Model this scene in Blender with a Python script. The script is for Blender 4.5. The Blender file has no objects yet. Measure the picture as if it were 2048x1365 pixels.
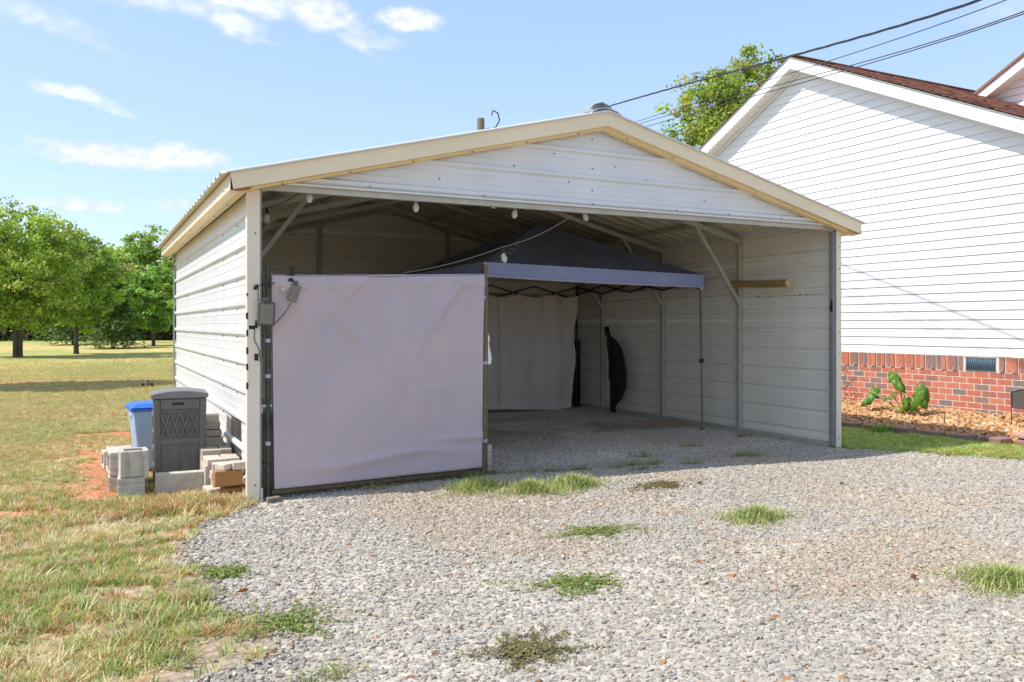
import bpy, bmesh, math, random
import numpy as np
from mathutils import Vector, Matrix, Euler
R = math.radians
rng = np.random.default_rng(7)
random.seed(7)
sc = bpy.context.scene
COL = sc.collection

# ------------------------------------------------------------------ camera, sky, sun, exposure
cam_d = bpy.data.cameras.new('camera'); cam = bpy.data.objects.new('camera', cam_d); COL.objects.link(cam)
cam.location = (-1.0923, -6.4559, 1.33); cam.rotation_euler = (R(90), 0, -R(26.895))
cam_d.lens = 29.25; cam_d.sensor_width = 36; cam_d.shift_y = -0.01538; cam_d.clip_end = 2000; cam_d.clip_start = 0.05
sc.camera = cam
SUN_AZ = math.atan2(-1.0, .2); SUN_EL = math.atan2(1.25, math.hypot(1, .2))
sc.view_settings.view_transform = 'Standard'; sc.view_settings.look = 'None'
sc.view_settings.gamma = 1; sc.view_settings.use_curve_mapping = False
sc.view_settings.exposure = 1.2
sc.cycles.diffuse_bounces = 8; sc.cycles.max_bounces = 12
world = bpy.data.worlds.new('World'); sc.world = world; world.use_nodes = True
def build_world():
    nt = world.node_tree; N = nt.nodes; L = nt.links; N.clear()
    out = N.new('ShaderNodeOutputWorld'); bg = N.new('ShaderNodeBackground'); L.new(bg.outputs[0], out.inputs[0])
    sky = N.new('ShaderNodeTexSky'); sky.sky_type = 'NISHITA'; sky.sun_disc = False
    sky.sun_elevation = SUN_EL; sky.sun_rotation = SUN_AZ % (2*math.pi)
    sky.air_density = 1.0; sky.dust_density = 0.6; sky.ozone_density = 2.0; sky.altitude = 200
    bg.inputs[1].default_value = 0.15
    def M(op, a, b=None, c=None):
        n = N.new('ShaderNodeMath'); n.operation = op
        for i, v in enumerate((a, b, c)):
            if v is None: continue
            if isinstance(v, (int, float)): n.inputs[i].default_value = v
            else: L.new(v, n.inputs[i])
        return n.outputs[0]
    tc = N.new('ShaderNodeTexCoord'); sp = N.new('ShaderNodeSeparateXYZ'); L.new(tc.outputs['Generated'], sp.inputs[0])
    az = M('MULTIPLY', M('ARCTAN2', sp.outputs[0], sp.outputs[1]), 57.2958)
    el = M('MULTIPLY', M('ARCSINE', sp.outputs[2]), 57.2958)
    cb = N.new('ShaderNodeCombineXYZ'); L.new(az, cb.inputs[0]); L.new(M('MULTIPLY', el, 1.6), cb.inputs[1])
    def noise(scale, det, off=0.0):
        n = N.new('ShaderNodeTexNoise'); n.inputs['Scale'].default_value = scale; n.inputs['Detail'].default_value = det
        mp = N.new('ShaderNodeMapping'); mp.inputs['Location'].default_value = (off, off*.7, 0)
        L.new(cb.outputs[0], mp.inputs[0]); L.new(mp.outputs[0], n.inputs['Vector']); return M('SUBTRACT', n.outputs['Fac'], .5)
    n1 = noise(.55, 10); n2 = noise(.22, 4, 11.)
    # cumulus: azimuth, elevation, half width, half height, tilt, softness, strength
    clouds = [(-.9,13.8,2.0,.50,-.10,.8,.85),(.9,13.2,1.5,.32,-.25,.9,.55),
      (2.4,10.3,5.0,.85,.0,.7,.8),(1.2,10.1,3.2,.6,.02,.7,.9),(4.6,10.5,2.6,.85,.02,.6,.95),
      (-.3,7.2,3.2,.45,.0,.9,.75),(-1.4,7.1,2.2,.35,0,.9,.5),(5.0,7.6,1.3,.4,0,.9,.5),
      (3.4,19.9,5.2,1.1,-.05,1.1,.75),(8.5,18.9,1.9,1.0,-.25,.8,.9),(9.5,20.2,3.4,1.0,-.1,.8,.9),(13.9,19.9,2.6,1.3,-.25,.8,.9),(15.9,18.6,1.5,.7,-.4,.9,.6),
      (19.9,19.9,2.2,.85,-.05,.7,.95),(17.7,18.4,1.6,.5,.05,.9,.4),(-3.4,17.9,3.2,.8,-.22,1.1,.6),(-1.,17.2,2.6,.4,-.3,1.,.35),
      (57.5,18.1,1.8,.8,.2,1.,.35)]
    tot = None
    for (a, e, w, h, t, so, st) in clouds:
        du = M('SUBTRACT', az, a); dv = M('SUBTRACT', M('SUBTRACT', el, e), M('MULTIPLY', du, t))
        dv = M('MULTIPLY', dv, M('ADD', 1.0, M('MULTIPLY', M('LESS_THAN', dv, 0.), .5)))
        q = M('SQRT', M('ADD', M('POWER', M('DIVIDE', M('ABSOLUTE', du), w), 2.), M('POWER', M('DIVIDE', M('ABSOLUTE', dv), h), 2.)))
        v = M('ADD', M('SUBTRACT', 1.34, q), M('MULTIPLY', n1, 1.9))
        v = M('ADD', v, M('MULTIPLY', n2, .8))
        m = M('MULTIPLY', M('SMOOTH_MIN', M('MAXIMUM', M('DIVIDE', v, so), 0.), 1.0, .3), st)
        tot = m if tot is None else M('MAXIMUM', tot, m)
    # fair-weather cloud goes on overhead, its unseen cover raised to brighten the shade
    hi = M('MULTIPLY', M('MINIMUM', M('MAXIMUM', M('MULTIPLY', M('SUBTRACT', el, 23.), .2), 0.), 1.), M('MINIMUM', M('MAXIMUM', M('MULTIPLY', M('SUBTRACT', n2, -.01), 6.), 0.), .8))
    tot = M('MINIMUM', M('MAXIMUM', tot, hi), 1.0)
    tint = N.new('ShaderNodeMixRGB'); tint.blend_type = 'MULTIPLY'; tint.inputs[0].default_value = 1; tint.inputs[2].default_value = (1.13, 1.29, 1.52, 1)
    ga = N.new('ShaderNodeGamma'); ga.inputs[1].default_value = .5; L.new(sky.outputs[0], ga.inputs[0]); L.new(ga.outputs[0], tint.inputs[1])
    mix = N.new('ShaderNodeMixRGB'); L.new(tot, mix.inputs[0]); L.new(tint.outputs[0], mix.inputs[1])
    cc = N.new('ShaderNodeMixRGB'); cc.inputs[1].default_value = (2.35, 2.6, 3.0, 1); cc.inputs[2].default_value = (3.15, 3.2, 3.3, 1)
    L.new(M('MINIMUM', M('MAXIMUM', M('ADD', M('MULTIPLY', noise(1.1, 8, 3.), 3.5), M('MULTIPLY', tot, .75)), 0.), 1.), cc.inputs[0]); L.new(cc.outputs[0], mix.inputs[2])
    L.new(mix.outputs[0], bg.inputs[0])
build_world()
sun_d = bpy.data.lights.new('sun', 'SUN'); sun_d.energy = 2.3; sun_d.angle = R(.5); sun_d.color = (1.0, .955, .88)
sun = bpy.data.objects.new('sun', sun_d); COL.objects.link(sun); sun.location = (-20, 3, 20)
sun.rotation_euler = Vector((1, -.2, -1.25)).to_track_quat('-Z', 'Y').to_euler()

# ------------------------------------------------------------------ materials
def nmat(name, c1, c2=None, scale=6., rough=.6, metal=0., bump=0., bscale=40., rnd=0., attr=None, detail=5., stretch=(1,1,1), spec=.5,
         trans=0., dirt=None, dscale=3., dthr=.58, damt=.6, inst=None):
    m = bpy.data.materials.new(name); m.use_nodes = True; nt = m.node_tree; N = nt.nodes; L = nt.links
    b = N['Principled BSDF']; b.inputs['Roughness'].default_value = rough; b.inputs['Metallic'].default_value = metal
    b.inputs['Specular IOR Level'].default_value = spec
    tc = N.new('ShaderNodeTexCoord'); mp = N.new('ShaderNodeMapping'); mp.inputs['Scale'].default_value = stretch
    L.new(tc.outputs['Object'], mp.inputs[0])
    n = N.new('ShaderNodeTexNoise'); n.inputs['Scale'].default_value = scale; n.inputs['Detail'].default_value = detail
    L.new(mp.outputs[0], n.inputs['Vector'])
    mx = N.new('ShaderNodeMixRGB'); mx.inputs[1].default_value = (*c1, 1); mx.inputs[2].default_value = (*(c2 or c1), 1)
    rp = N.new('ShaderNodeMapRange'); rp.inputs[1].default_value = .3; rp.inputs[2].default_value = .7
    L.new(n.outputs['Fac'], rp.inputs[0]); L.new(rp.outputs[0], mx.inputs[0]); col = mx.outputs[0]
    if attr or inst:
        at = N.new('ShaderNodeAttribute'); at.attribute_name = attr or inst
        if inst: at.attribute_type = 'INSTANCER'
        mm = N.new('ShaderNodeMixRGB'); mm.blend_type = 'MULTIPLY'; mm.inputs[0].default_value = 1
        L.new(col, mm.inputs[1]); L.new(at.outputs['Color'], mm.inputs[2]); col = mm.outputs[0]
    if dirt:
        dn = N.new('ShaderNodeTexNoise'); dn.inputs['Scale'].default_value = dscale; dn.inputs['Detail'].default_value = 8; dn.inputs['Roughness'].default_value = .7
        L.new(mp.outputs[0], dn.inputs['Vector'])
        dr = N.new('ShaderNodeMapRange'); dr.inputs[1].default_value = dthr; dr.inputs[2].default_value = dthr+.12; dr.inputs[4].default_value = damt
        L.new(dn.outputs['Fac'], dr.inputs[0]); dm = N.new('ShaderNodeMixRGB'); L.new(dr.outputs[0], dm.inputs[0]); L.new(col, dm.inputs[1])
        dm.inputs[2].default_value = (*dirt, 1); col = dm.outputs[0]
    if rnd:
        oi = N.new('ShaderNodeObjectInfo'); r2 = N.new('ShaderNodeMapRange'); r2.inputs[3].default_value = 1-rnd; r2.inputs[4].default_value = 1+rnd
        L.new(oi.outputs['Random'], r2.inputs[0]); hm = N.new('ShaderNodeHueSaturation'); L.new(r2.outputs[0], hm.inputs['Value']); L.new(col, hm.inputs['Color']); col = hm.outputs[0]
    L.new(col, b.inputs['Base Color'])
    if bump:
        bn = N.new('ShaderNodeTexNoise'); bn.inputs['Scale'].default_value = bscale; bn.inputs['Detail'].default_value = 6
        L.new(mp.outputs[0], bn.inputs['Vector']); bp = N.new('ShaderNodeBump'); bp.inputs['Strength'].default_value = bump; bp.inputs['Distance'].default_value = .01
        L.new(bn.outputs['Fac'], bp.inputs['Height']); L.new(bp.outputs[0], b.inputs['Normal'])
    if trans:
        tr = N.new('ShaderNodeBsdfTranslucent'); L.new(col, tr.inputs[0]); ms = N.new('ShaderNodeMixShader'); ms.inputs[0].default_value = trans
        L.new(b.outputs[0], ms.inputs[1]); L.new(tr.outputs[0], ms.inputs[2]); L.new(ms.outputs[0], N['Material Output'].inputs[0])
    return m
MT = {}
MT['panel'] = nmat('white_painted_steel', (.73,.73,.735), (.66,.66,.67), 2.2, .32, bump=.04, bscale=5., dirt=(.42,.33,.22), dscale=2.3, dthr=.66, damt=.35, rnd=.03)
MT['backer'] = nmat('panel_backer', (.90,.84,.74), (.84,.775,.66), 1.6, .5, bump=.03, bscale=6., dirt=(.25,.19,.12), dscale=3.5, dthr=.64, damt=.5)
MT['backer_roof'] = nmat('roof_backer', (.74,.67,.50), (.64,.57,.41), 2., .5)
MT['trim'] = nmat('almond_trim', (.84,.71,.50), (.78,.65,.45), 1.5, .4, dirt=(.30,.2,.1), dscale=6., dthr=.70, damt=.5, bump=.03, bscale=4.)
MT['trim_bounce'] = nmat('bounce_lit_trim', (.86,.65,.34), (.80,.60,.30), 1.5, .4, dirt=(.30,.2,.1), dscale=6., dthr=.70, damt=.5)  # same trim metal, golden bounce light put into the soffit colour
MT['post'] = nmat('beige_post', (.82,.70,.56), (.75,.64,.51), 2., .45, dirt=(.25,.18,.1), dscale=9., dthr=.72, damt=.6)
MT['galv'] = nmat('galvanised_tube', (.34,.345,.34), (.26,.265,.26), 18., .5, .15, bump=.03, dirt=(.2,.12,.07), dscale=5., dthr=.68, damt=.5)
MT['galvw'] = nmat('pale_frame_tube', (.52,.50,.43), (.42,.40,.34), 7., .5, .1, dirt=(.2,.13,.07), dscale=7., dthr=.66, damt=.5)
MT['screw'] = nmat('screw', (.08,.08,.085), None, 5, .5, .6)
MT['tape'] = nmat('black_tape', (.012,.012,.013), (.03,.03,.03), 60, .7)
MT['siding'] = nmat('white_vinyl', (.78,.78,.79), (.73,.73,.745), 1.3, .42, bump=.02, bscale=3., rnd=.012)
MT['whitetrim'] = nmat('white_trim', (.82,.82,.82), (.78,.78,.78), 2., .4)
MT['soffit'] = nmat('cream_soffit', (.74,.71,.66), (.68,.65,.60), 2., .5)
MT['mortar'] = nmat('mortar', (.74,.62,.52), (.64,.53,.44), 30., .9, bump=.4, bscale=90)
BRK = [nmat('brick_red_%d'%i, c, tuple(v*.72 for v in c), 22., .85, bump=.5, bscale=60, dirt=(.50,.38,.33), dscale=14., dthr=.56, damt=.55) for i, c in enumerate(
    [(.53,.165,.10),(.46,.145,.10),(.57,.205,.13),(.38,.15,.12),(.29,.18,.155),(.24,.18,.17)])]
MT['vent'] = nmat('vent_blue_grey', (.10,.155,.20), (.08,.12,.16), 8., .5, .3)
MT['shingle'] = nmat('brown_red_shingle', (.46,.25,.19), (.32,.165,.12), 60., .92, attr='tint', bump=.12, bscale=60)
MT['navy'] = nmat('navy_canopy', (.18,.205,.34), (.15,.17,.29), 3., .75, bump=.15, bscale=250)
MT['navy_lit'] = nmat('lit_navy_valance', (.37,.42,.72), (.33,.375,.66), 3., .6, bump=.1, bscale=250)  # same cloth as the canopy, its stronger light put into a lighter colour
MT['silver'] = nmat('canopy_lining', (.5,.45,.38), (.42,.38,.31), 3., .6)
MT['piping'] = nmat('white_piping', (.75,.72,.70), None, 3., .6)
MT['blacksteel'] = nmat('dark_steel', (.06,.055,.05), (.04,.038,.035), 20., .45, .5)
MT['tentleg'] = nmat('grey_leg', (.34,.31,.28), (.27,.245,.22), 20., .45, .4)
MT['screen'] = nmat('mauve_fabric', (.52,.415,.43), (.475,.40,.425), 1.6, .85, bump=.25, bscale=350., dirt=(.64,.46,.44), dscale=1.1, dthr=.5, damt=.4, detail=3.)
MT['sheet'] = nmat('beige_sheet', (.80,.70,.62), (.72,.63,.55), 1.8, .9, bump=.2, bscale=300., trans=.15)
MT['polebrown'] = nmat('weathered_pole', (.20,.155,.085), (.13,.10,.06), 15., .5, .35, dirt=(.32,.28,.2), dscale=12., dthr=.6, damt=.5)
MT['poledark'] = nmat('dark_pole', (.05,.05,.045), (.10,.09,.07), 15., .5, .4)
MT['clip'] = nmat('lavender_strap', (.48,.42,.58), None, 5, .5)
MT['greybox'] = nmat('taupe_plastic', (.22,.20,.165), (.19,.17,.14), 10., .5)
MT['greyboxd'] = nmat('dark_plastic', (.09,.085,.075), None, 10., .5)
MT['black'] = nmat('black_nylon', (.010,.009,.009), (.018,.016,.015), 30., .8, bump=.3)
MT['cord'] = nmat('black_cord', (.015,.015,.015), None, 10, .6)
MT['cordtan'] = nmat('sunlit_cord', (.25,.21,.14), None, 10, .6)  # tan copy of the black cord, sunlight put into its colour
MT['storage'] = nmat('grey_resin', (.15,.14,.125), (.12,.112,.10), 9., .62, bump=.15, bscale=60., stretch=(1,1,.12), dirt=(.2,.18,.15), dscale=5., dthr=.62, damt=.35)
MT['storagelid'] = nmat('grey_resin_lid', (.20,.195,.19), (.17,.165,.16), 9., .55, bump=.15, bscale=60)
MT['bin'] = nmat('pale_blue_bin', (.36,.47,.62), (.31,.42,.57), 5., .55, dirt=(.16,.17,.19), dscale=5., dthr=.66, damt=.7)
MT['binlid'] = nmat('blue_lid', (.035,.15,.62), (.03,.13,.54), 5., .4)
MT['conc'] = nmat('concrete_block', (.62,.56,.47), (.48,.43,.36), 14., .95, bump=.9, bscale=110., dirt=(.2,.17,.13), dscale=8., dthr=.58, damt=.55, rnd=.06)
MT['paver'] = nmat('paver', (.64,.55,.45), (.52,.44,.36), 16., .92, bump=.6, bscale=120., dirt=(.25,.2,.15), dscale=10., dthr=.6, damt=.6, rnd=.1)
MT['orange'] = nmat('orange_brick', (.46,.23,.085), (.36,.165,.06), 18., .92, bump=.9, bscale=130., dirt=(.07,.04,.03), dscale=40., dthr=.62, damt=.8)
MT['mirror'] = nmat('bare_metal_patch', (.20,.21,.23), (.13,.14,.16), 3., .3, .75, stretch=(1,1,3))
MT['edger'] = nmat('mauve_edger', (.30,.17,.135), (.24,.135,.11), 12., .95, bump=.7, bscale=90., rnd=.1)
MT['plant'] = nmat('elephant_leaf', (.16,.31,.03), (.10,.23,.02), 8., .45, trans=.35)
MT['stalk'] = nmat('stalk', (.24,.32,.05), (.2,.27,.05), 8., .5)
MT['bark'] = nmat('bark', (.13,.10,.075), (.07,.055,.04), 6., .95, bump=.9, bscale=12., stretch=(1,1,.2))
MT['wood'] = nmat('weathered_wood', (.26,.21,.15), (.16,.13,.10), 10., .9, bump=.6, bscale=30, stretch=(1,1,.15))
MT['log'] = nmat('peeled_log', (.40,.26,.09), (.30,.19,.065), 10., .75, bump=.4, bscale=30., stretch=(1,.2,1))
MT['logend'] = nmat('log_end', (.62,.46,.20), (.5,.36,.15), 30., .8)
MT['leaf'] = nmat('leaf', (1,1,1), (.8,.85,.8), 1.2, .5, attr='tint', trans=.5)
MT['blade'] = nmat('grass_blade', (1,1,1), (.85,.85,.85), 3., .6, inst='tint', trans=.35)
MT['weed'] = nmat('weed_leaf', (1,1,1), (.75,.8,.75), 20., .6, attr='tint', trans=.3)
MT['stone'] = nmat('gravel_stone', (1,1,1), (.78,.78,.78), 30., .9, inst='tint', bump=.4, bscale=100.)
MT['chip'] = nmat('mulch_chip', (1,1,1), (.75,.7,.65), 30., .9, inst='tint', bump=.3)
MT['deadleaf'] = nmat('dead_leaf', (.30,.12,.04), (.2,.075,.03), 30., .8, trans=.2)
MT['rust'] = nmat('rust_bracket', (.16,.05,.03), (.1,.035,.02), 20., .8)
MT['white'] = nmat('white_plastic', (.8,.8,.78), None, 10, .5)
MT['fadedw'] = nmat('sign_grey', (.42,.40,.34), None, 10, .6)
MT['cable'] = nmat('cable_black', (.03,.032,.04), (.05,.05,.06), 10, .6)
gm = bpy.data.materials.new('clear_bulb_glass'); gm.use_nodes = True; gb = gm.node_tree.nodes['Principled BSDF']
gb.inputs['Base Color'].default_value = (.9,.92,.92,1); gb.inputs['Roughness'].default_value = .08; gb.inputs['Transmission Weight'].default_value = .6
MT['glass'] = gm

# ------------------------------------------------------------------ mesh helpers
class B:
    def __init__(s): s.v = []; s.f = []; s.m = []
    def add(s, vs, fs, mi=0):
        o = len(s.v); s.v += [tuple(v) for v in vs]; s.f += [tuple(i+o for i in f) for f in fs]; s.m += [mi]*len(fs); return s
    def box(s, c, d, rz=0., mi=0, rot=None):
        x, y, z = (k/2 for k in d); M = rot.to_matrix() if rot else Matrix.Rotation(rz, 3, 'Z')
        vs = [M @ Vector((a*x, b*y, e*z)) + Vector(c) for e in (-1,1) for a, b in ((-1,-1),(1,-1),(1,1),(-1,1))]
        return s.add(vs, [(3,2,1,0),(4,5,6,7),(0,1,5,4),(1,2,6,5),(2,3,7,6),(3,0,4,7)], mi)
    def bar(s, p, q, w, h=None, up=(0,0,1), mi=0):
        h = h or w; p, q = Vector(p), Vector(q); d = (q-p).normalized(); up = Vector(up)
        if abs(d.dot(up)) > .99: up = Vector((0,1,0))
        a = d.cross(up).normalized(); b = a.cross(d).normalized()
        vs = [e + a*i*w/2 + b*j*h/2 for e in (p, q) for i, j in ((-1,-1),(1,-1),(1,1),(-1,1))]
        return s.add(vs, [(0,1,2,3),(7,6,5,4),(1,0,4,5),(2,1,5,6),(3,2,6,7),(0,3,7,4)], mi)
    def tube(s, pts, r, n=8, mi=0, cap=True):
        pts = [Vector(p) for p in pts]; rs = r if isinstance(r, (list, tuple)) else [r]*len(pts); vs = []; ref = None
        for i, p in enumerate(pts):
            d = (pts[min(i+1, len(pts)-1)] - pts[max(i-1, 0)]).normalized()
            if ref is None: ref = Vector((0,0,1)) if abs(d.z) < .9 else Vector((1,0,0))
            a = d.cross(ref).normalized(); ref = a.cross(d).normalized()
            for k in range(n):
                t = 2*math.pi*k/n; vs.append(p + (a*math.cos(t) + ref*math.sin(t))*rs[i])
        fs = [(i*n+k, i*n+(k+1)%n, (i+1)*n+(k+1)%n, (i+1)*n+k) for i in range(len(pts)-1) for k in range(n)]
        if cap: fs += [tuple(range(n-1, -1, -1)), tuple(range((len(pts)-1)*n, len(pts)*n))]
        return s.add(vs, fs, mi)
    def lathe(s, c, prof, n=16, mi=0):
        vs = [(c[0]+r*math.cos(2*math.pi*k/n), c[1]+r*math.sin(2*math.pi*k/n), c[2]+z) for r, z in prof for k in range(n)]
        fs = [(i*n+k, i*n+(k+1)%n, (i+1)*n+(k+1)%n, (i+1)*n+k) for i in range(len(prof)-1) for k in range(n)]
        fs += [tuple(range(n-1, -1, -1)), tuple(range((len(prof)-1)*n, len(prof)*n))]
        return s.add(vs, fs, mi)
    def prism(s, poly, a, b, mi=0):       # polygon extruded: every vertex offset from a to b (vectors)
        n = len(poly); a, b = Vector(a), Vector(b)
        vs = [Vector(p)+a for p in poly] + [Vector(p)+b for p in poly]
        return s.add(vs, [tuple(range(n-1,-1,-1)), tuple(range(n, 2*n))] + [(i, (i+1)%n, n+(i+1)%n, n+i) for i in range(n)], mi)
    def mesh(s, name, mats, off=(0,0,0), smooth=False, fix=True):
        me = bpy.data.meshes.new(name); o = Vector(off)
        me.from_pydata([tuple(Vector(v)-o) for v in s.v], [], s.f)
        for m in (mats if isinstance(mats, (list, tuple)) else [mats]): me.materials.append(m)
        me.polygons.foreach_set('material_index', s.m)
        if fix:
            bm = bmesh.new(); bm.from_mesh(me); bmesh.ops.recalc_face_normals(bm, faces=bm.faces); bm.to_mesh(me); bm.free()
        if smooth: me.polygons.foreach_set('use_smooth', [True]*len(me.polygons))
        me.update(); return me
def wloc(o):
    v = Vector((0,0,0))
    while o: v += o.location; o = o.parent
    return v
def link(name, data, parent=None, loc=(0,0,0), **props):
    o = bpy.data.objects.new(name, data); COL.objects.link(o); o.location = loc
    if parent: o.parent = parent
    for k, v in props.items():
        if v: o[k] = v
    return o
def thing(name, label, category, loc=(0,0,0), rz=0., group=None):
    o = link(name, None, None, loc, label=label, category=category, group=group); o.rotation_euler = (0,0,rz); o.empty_display_size = .2; return o
def obj(name, b, mats, parent=None, loc=None, local=False, smooth=False, bevel=0., fix=True, **props):
    """world-coordinate builder b -> one mesh object; loc = its origin (default: parent's)"""
    if local: me = b.mesh(name, mats, (0,0,0), smooth, fix); o = link(name, me, parent, loc or (0,0,0), **props)
    else:
        base = wloc(parent) if parent else Vector((0,0,0)); org = Vector(loc) if loc else base
        me = b.mesh(name, mats, org, smooth, fix); o = link(name, me, parent, org-base, **props)
    if bevel:
        md = o.modifiers.new('bevel', 'BEVEL'); md.width = bevel; md.segments = 2; md.limit_method = 'ANGLE'
    return o

# ------------------------------------------------------------------ terrain
def sm(a, b, x): t = np.clip((x-a)/(b-a), 0, 1); return t*t*(3-2*t)
_g = np.random.default_rng(3).random((64, 64))
def vnoise(x, y, s):
    x = np.asarray(x, float)*s + 100; y = np.asarray(y, float)*s + 100; xi = np.floor(x).astype(int); yi = np.floor(y).astype(int); fx = x-xi; fy = y-yi
    fx = fx*fx*(3-2*fx); fy = fy*fy*(3-2*fy); g = lambda a, b: _g[a % 64, b % 64]
    return (g(xi,yi)*(1-fx)+g(xi+1,yi)*fx)*(1-fy) + (g(xi,yi+1)*(1-fx)+g(xi+1,yi+1)*fx)*fy
def fbm(x, y, s, o=4):
    r = 0.; a = .5; t = 0.
    for i in range(o): r = r + a*vnoise(x+i*7.3, y-i*3.1, s); t += a; a *= .5; s *= 2.03
    return r/t
def hz(x, y):
    x = np.asarray(x, float); y = np.asarray(y, float)
    z = .05*np.exp(-(((x-3.3)/2.0)**2 + ((y+.75)/.6)**2)) + .03*(fbm(x, y, .6)-.5)*sm(.3, 1.6, np.hypot(x*.6, y))
    inside = sm(-.1,.1,x)*sm(6.3,6.1,x)*sm(.0,.3,y)*sm(6.4,6.2,y)
    z = z*(1-.5*inside)
    z = z + .10*sm(8.0, 8.45, x)*sm(5,3.5,y)*sm(-4,-2.5,y) + .07*sm(8.5, 9.2, x)*sm(5,3.5,y)*sm(-4,-2.5,y)
    far = sm(14, 45, np.hypot(x, y)); z = z + far*(.5*(fbm(x, y, .05, 3)-.5))
    return z
POLY = np.array([(0,0),(-.004,-.15),(-.40,-.52),(-.62,-1.2),(-.5,-1.75),(-.53,-2.35),(-.40,-2.62),(-.38,-2.9),(-.5,-3.03),(-.80,-3.2),(-1.3,-4.0),(-2,-6),(-3,-12),(14,-12),(12,-5),(8.4,-2.7),(7.2,-1.55),(6.7,-1.0),(6.5,-.66),(6.2,-.25),(6.15,0),(6.15,6.2),(0,6.2)])
def sdist(px, py):          # signed distance to gravel outline (+ inside)
    px = np.asarray(px, float); py = np.asarray(py, float); d = np.full(px.shape, 1e9); ins = np.zeros(px.shape, bool); n = len(POLY)
    for i in range(n):
        ax, ay = POLY[i]; bx, by = POLY[(i+1) % n]; ex, ey = bx-ax, by-ay
        t = np.clip(((px-ax)*ex+(py-ay)*ey)/(ex*ex+ey*ey), 0, 1); d = np.minimum(d, np.hypot(px-ax-t*ex, py-ay-t*ey))
        c = ((ay > py) != (by > py)); xi = ax + (py-ay)/np.where(abs(ey) < 1e-9, 1e-9, ey)*ex; ins ^= (c & (px < xi))
    return np.where(ins, d, -d)
def gravelness(x, y): return sdist(x, y) + .22*(fbm(x, y, 2.2, 4)-.5)*sm(-.1,-.5,y)
def ell(x, y, cx, cy, rx, ry, k=.9): return 1 - np.hypot((x-cx)/rx, (y-cy)/ry) + k*(fbm(x, y, 4.5, 5)-.5)*2.6
def clay(x, y):
    a = np.maximum.reduce([ell(x,y,-1.0,2.3,.36,1.5), ell(x,y,-1.5,.28,.35,.22), ell(x,y,-.75,4.7,.5,.5), ell(x,y,-.95,.95,.28,.5), ell(x,y,-.7,-.75,.25,.10,.8),
                           ell(x,y,-4,13.6,4.5,.35,.6), ell(x,y,-2.2,15.8,3.,.5,.9), ell(x,y,-.62,-1.02,.2,.08,1.)])
    return sm(-.15, .5, a)*.92
def thatch(x, y): return sm(.0, .5, np.maximum.reduce([ell(x,y,-.85,-3.1,.34,.36,1.), ell(x,y,-1.05,-1.9,.28,.16,1.), ell(x,y,-1.2,-.35,.5,.12,1.)]))
WEEDPATCH = [ # cx, cy, rx, ry, kind
 (1.62,-.50,.30,.22,'g'),(1.93,-.80,.24,.20,'g'),(2.30,-.80,.30,.22,'g'),(1.77,-1.98,.26,.16,'w'),(2.93,-2.18,.27,.17,'g'),(1.10,-2.83,.27,.17,'w'),(.50,-3.46,.20,.18,'m'),
 (3.05,-3.80,.26,.2,'g'),(-.46,-1.80,.14,.13,'w'),(-.33,-2.68,.30,.27,'w'),(2.96,-1.06,.28,.15,'m')]
dens = lambda a, b, st: list(np.arange(a, b, st))
xs = np.array(sorted(set([-400,-250,-150,-100,-80,-60,-50,-40,-32,-26,-22,-18,-15,-13,-11,-10,-9,-8,-7,-6.2,-5.5,-5,-4.6,-4.2,-3.8,-3.5,-3.2] + dens(-3.,9.4,.07) + [9.8,10.5,11.5,13,15,18,22,27,33,40,50,65,80,100,150,250,400])))
ys = np.array(sorted(set([-400,-200,-100,-60,-40,-28,-20,-15,-12,-10,-8.5,-7.5,-6.5,-6,-5.6,-5.2] + dens(-4.9,7.,.07) + dens(7.1,18,.25) + [19,20,21,22,24,26,28,30,33,36,40,45,50,55,60,66,72,80,90,110,150,250,400])))
GX, GY = np.meshgrid(xs, ys); GZ = hz(GX, GY)
def grid_mesh(name, X, Y, Z, keep=None):
    ny, nx = X.shape; idx = np.arange(nx*ny).reshape(ny, nx)
    q = np.stack([idx[:-1,:-1], idx[:-1,1:], idx[1:,1:], idx[1:,:-1]], -1).reshape(-1, 4)
    if keep is not None: q = q[keep[q].all(1)]
    used = np.unique(q); rm = np.full(nx*ny, -1); rm[used] = np.arange(len(used)); q = rm[q]
    co = np.stack([X.ravel(), Y.ravel(), Z.ravel()], -1)[used]
    me = bpy.data.meshes.new(name); me.vertices.add(len(co)); me.vertices.foreach_set('co', co.ravel())
    me.loops.add(q.size); me.loops.foreach_set('vertex_index', q.ravel().astype(np.int32)); me.polygons.add(len(q))
    me.polygons.foreach_set('loop_start', np.arange(0, q.size, 4, dtype=np.int32)); me.polygons.foreach_set('use_smooth', np.ones(len(q), bool)); me.update(calc_edges=True)
    return me, used
def vattr(me, name, rgb, used=None):
    rgb = np.clip(rgb, 0, 1); a = me.color_attributes.new(name, 'FLOAT_COLOR', 'POINT'); c = np.ones((len(rgb), 4)); c[:, :3] = rgb; a.data.foreach_set('color', c.ravel())
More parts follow.
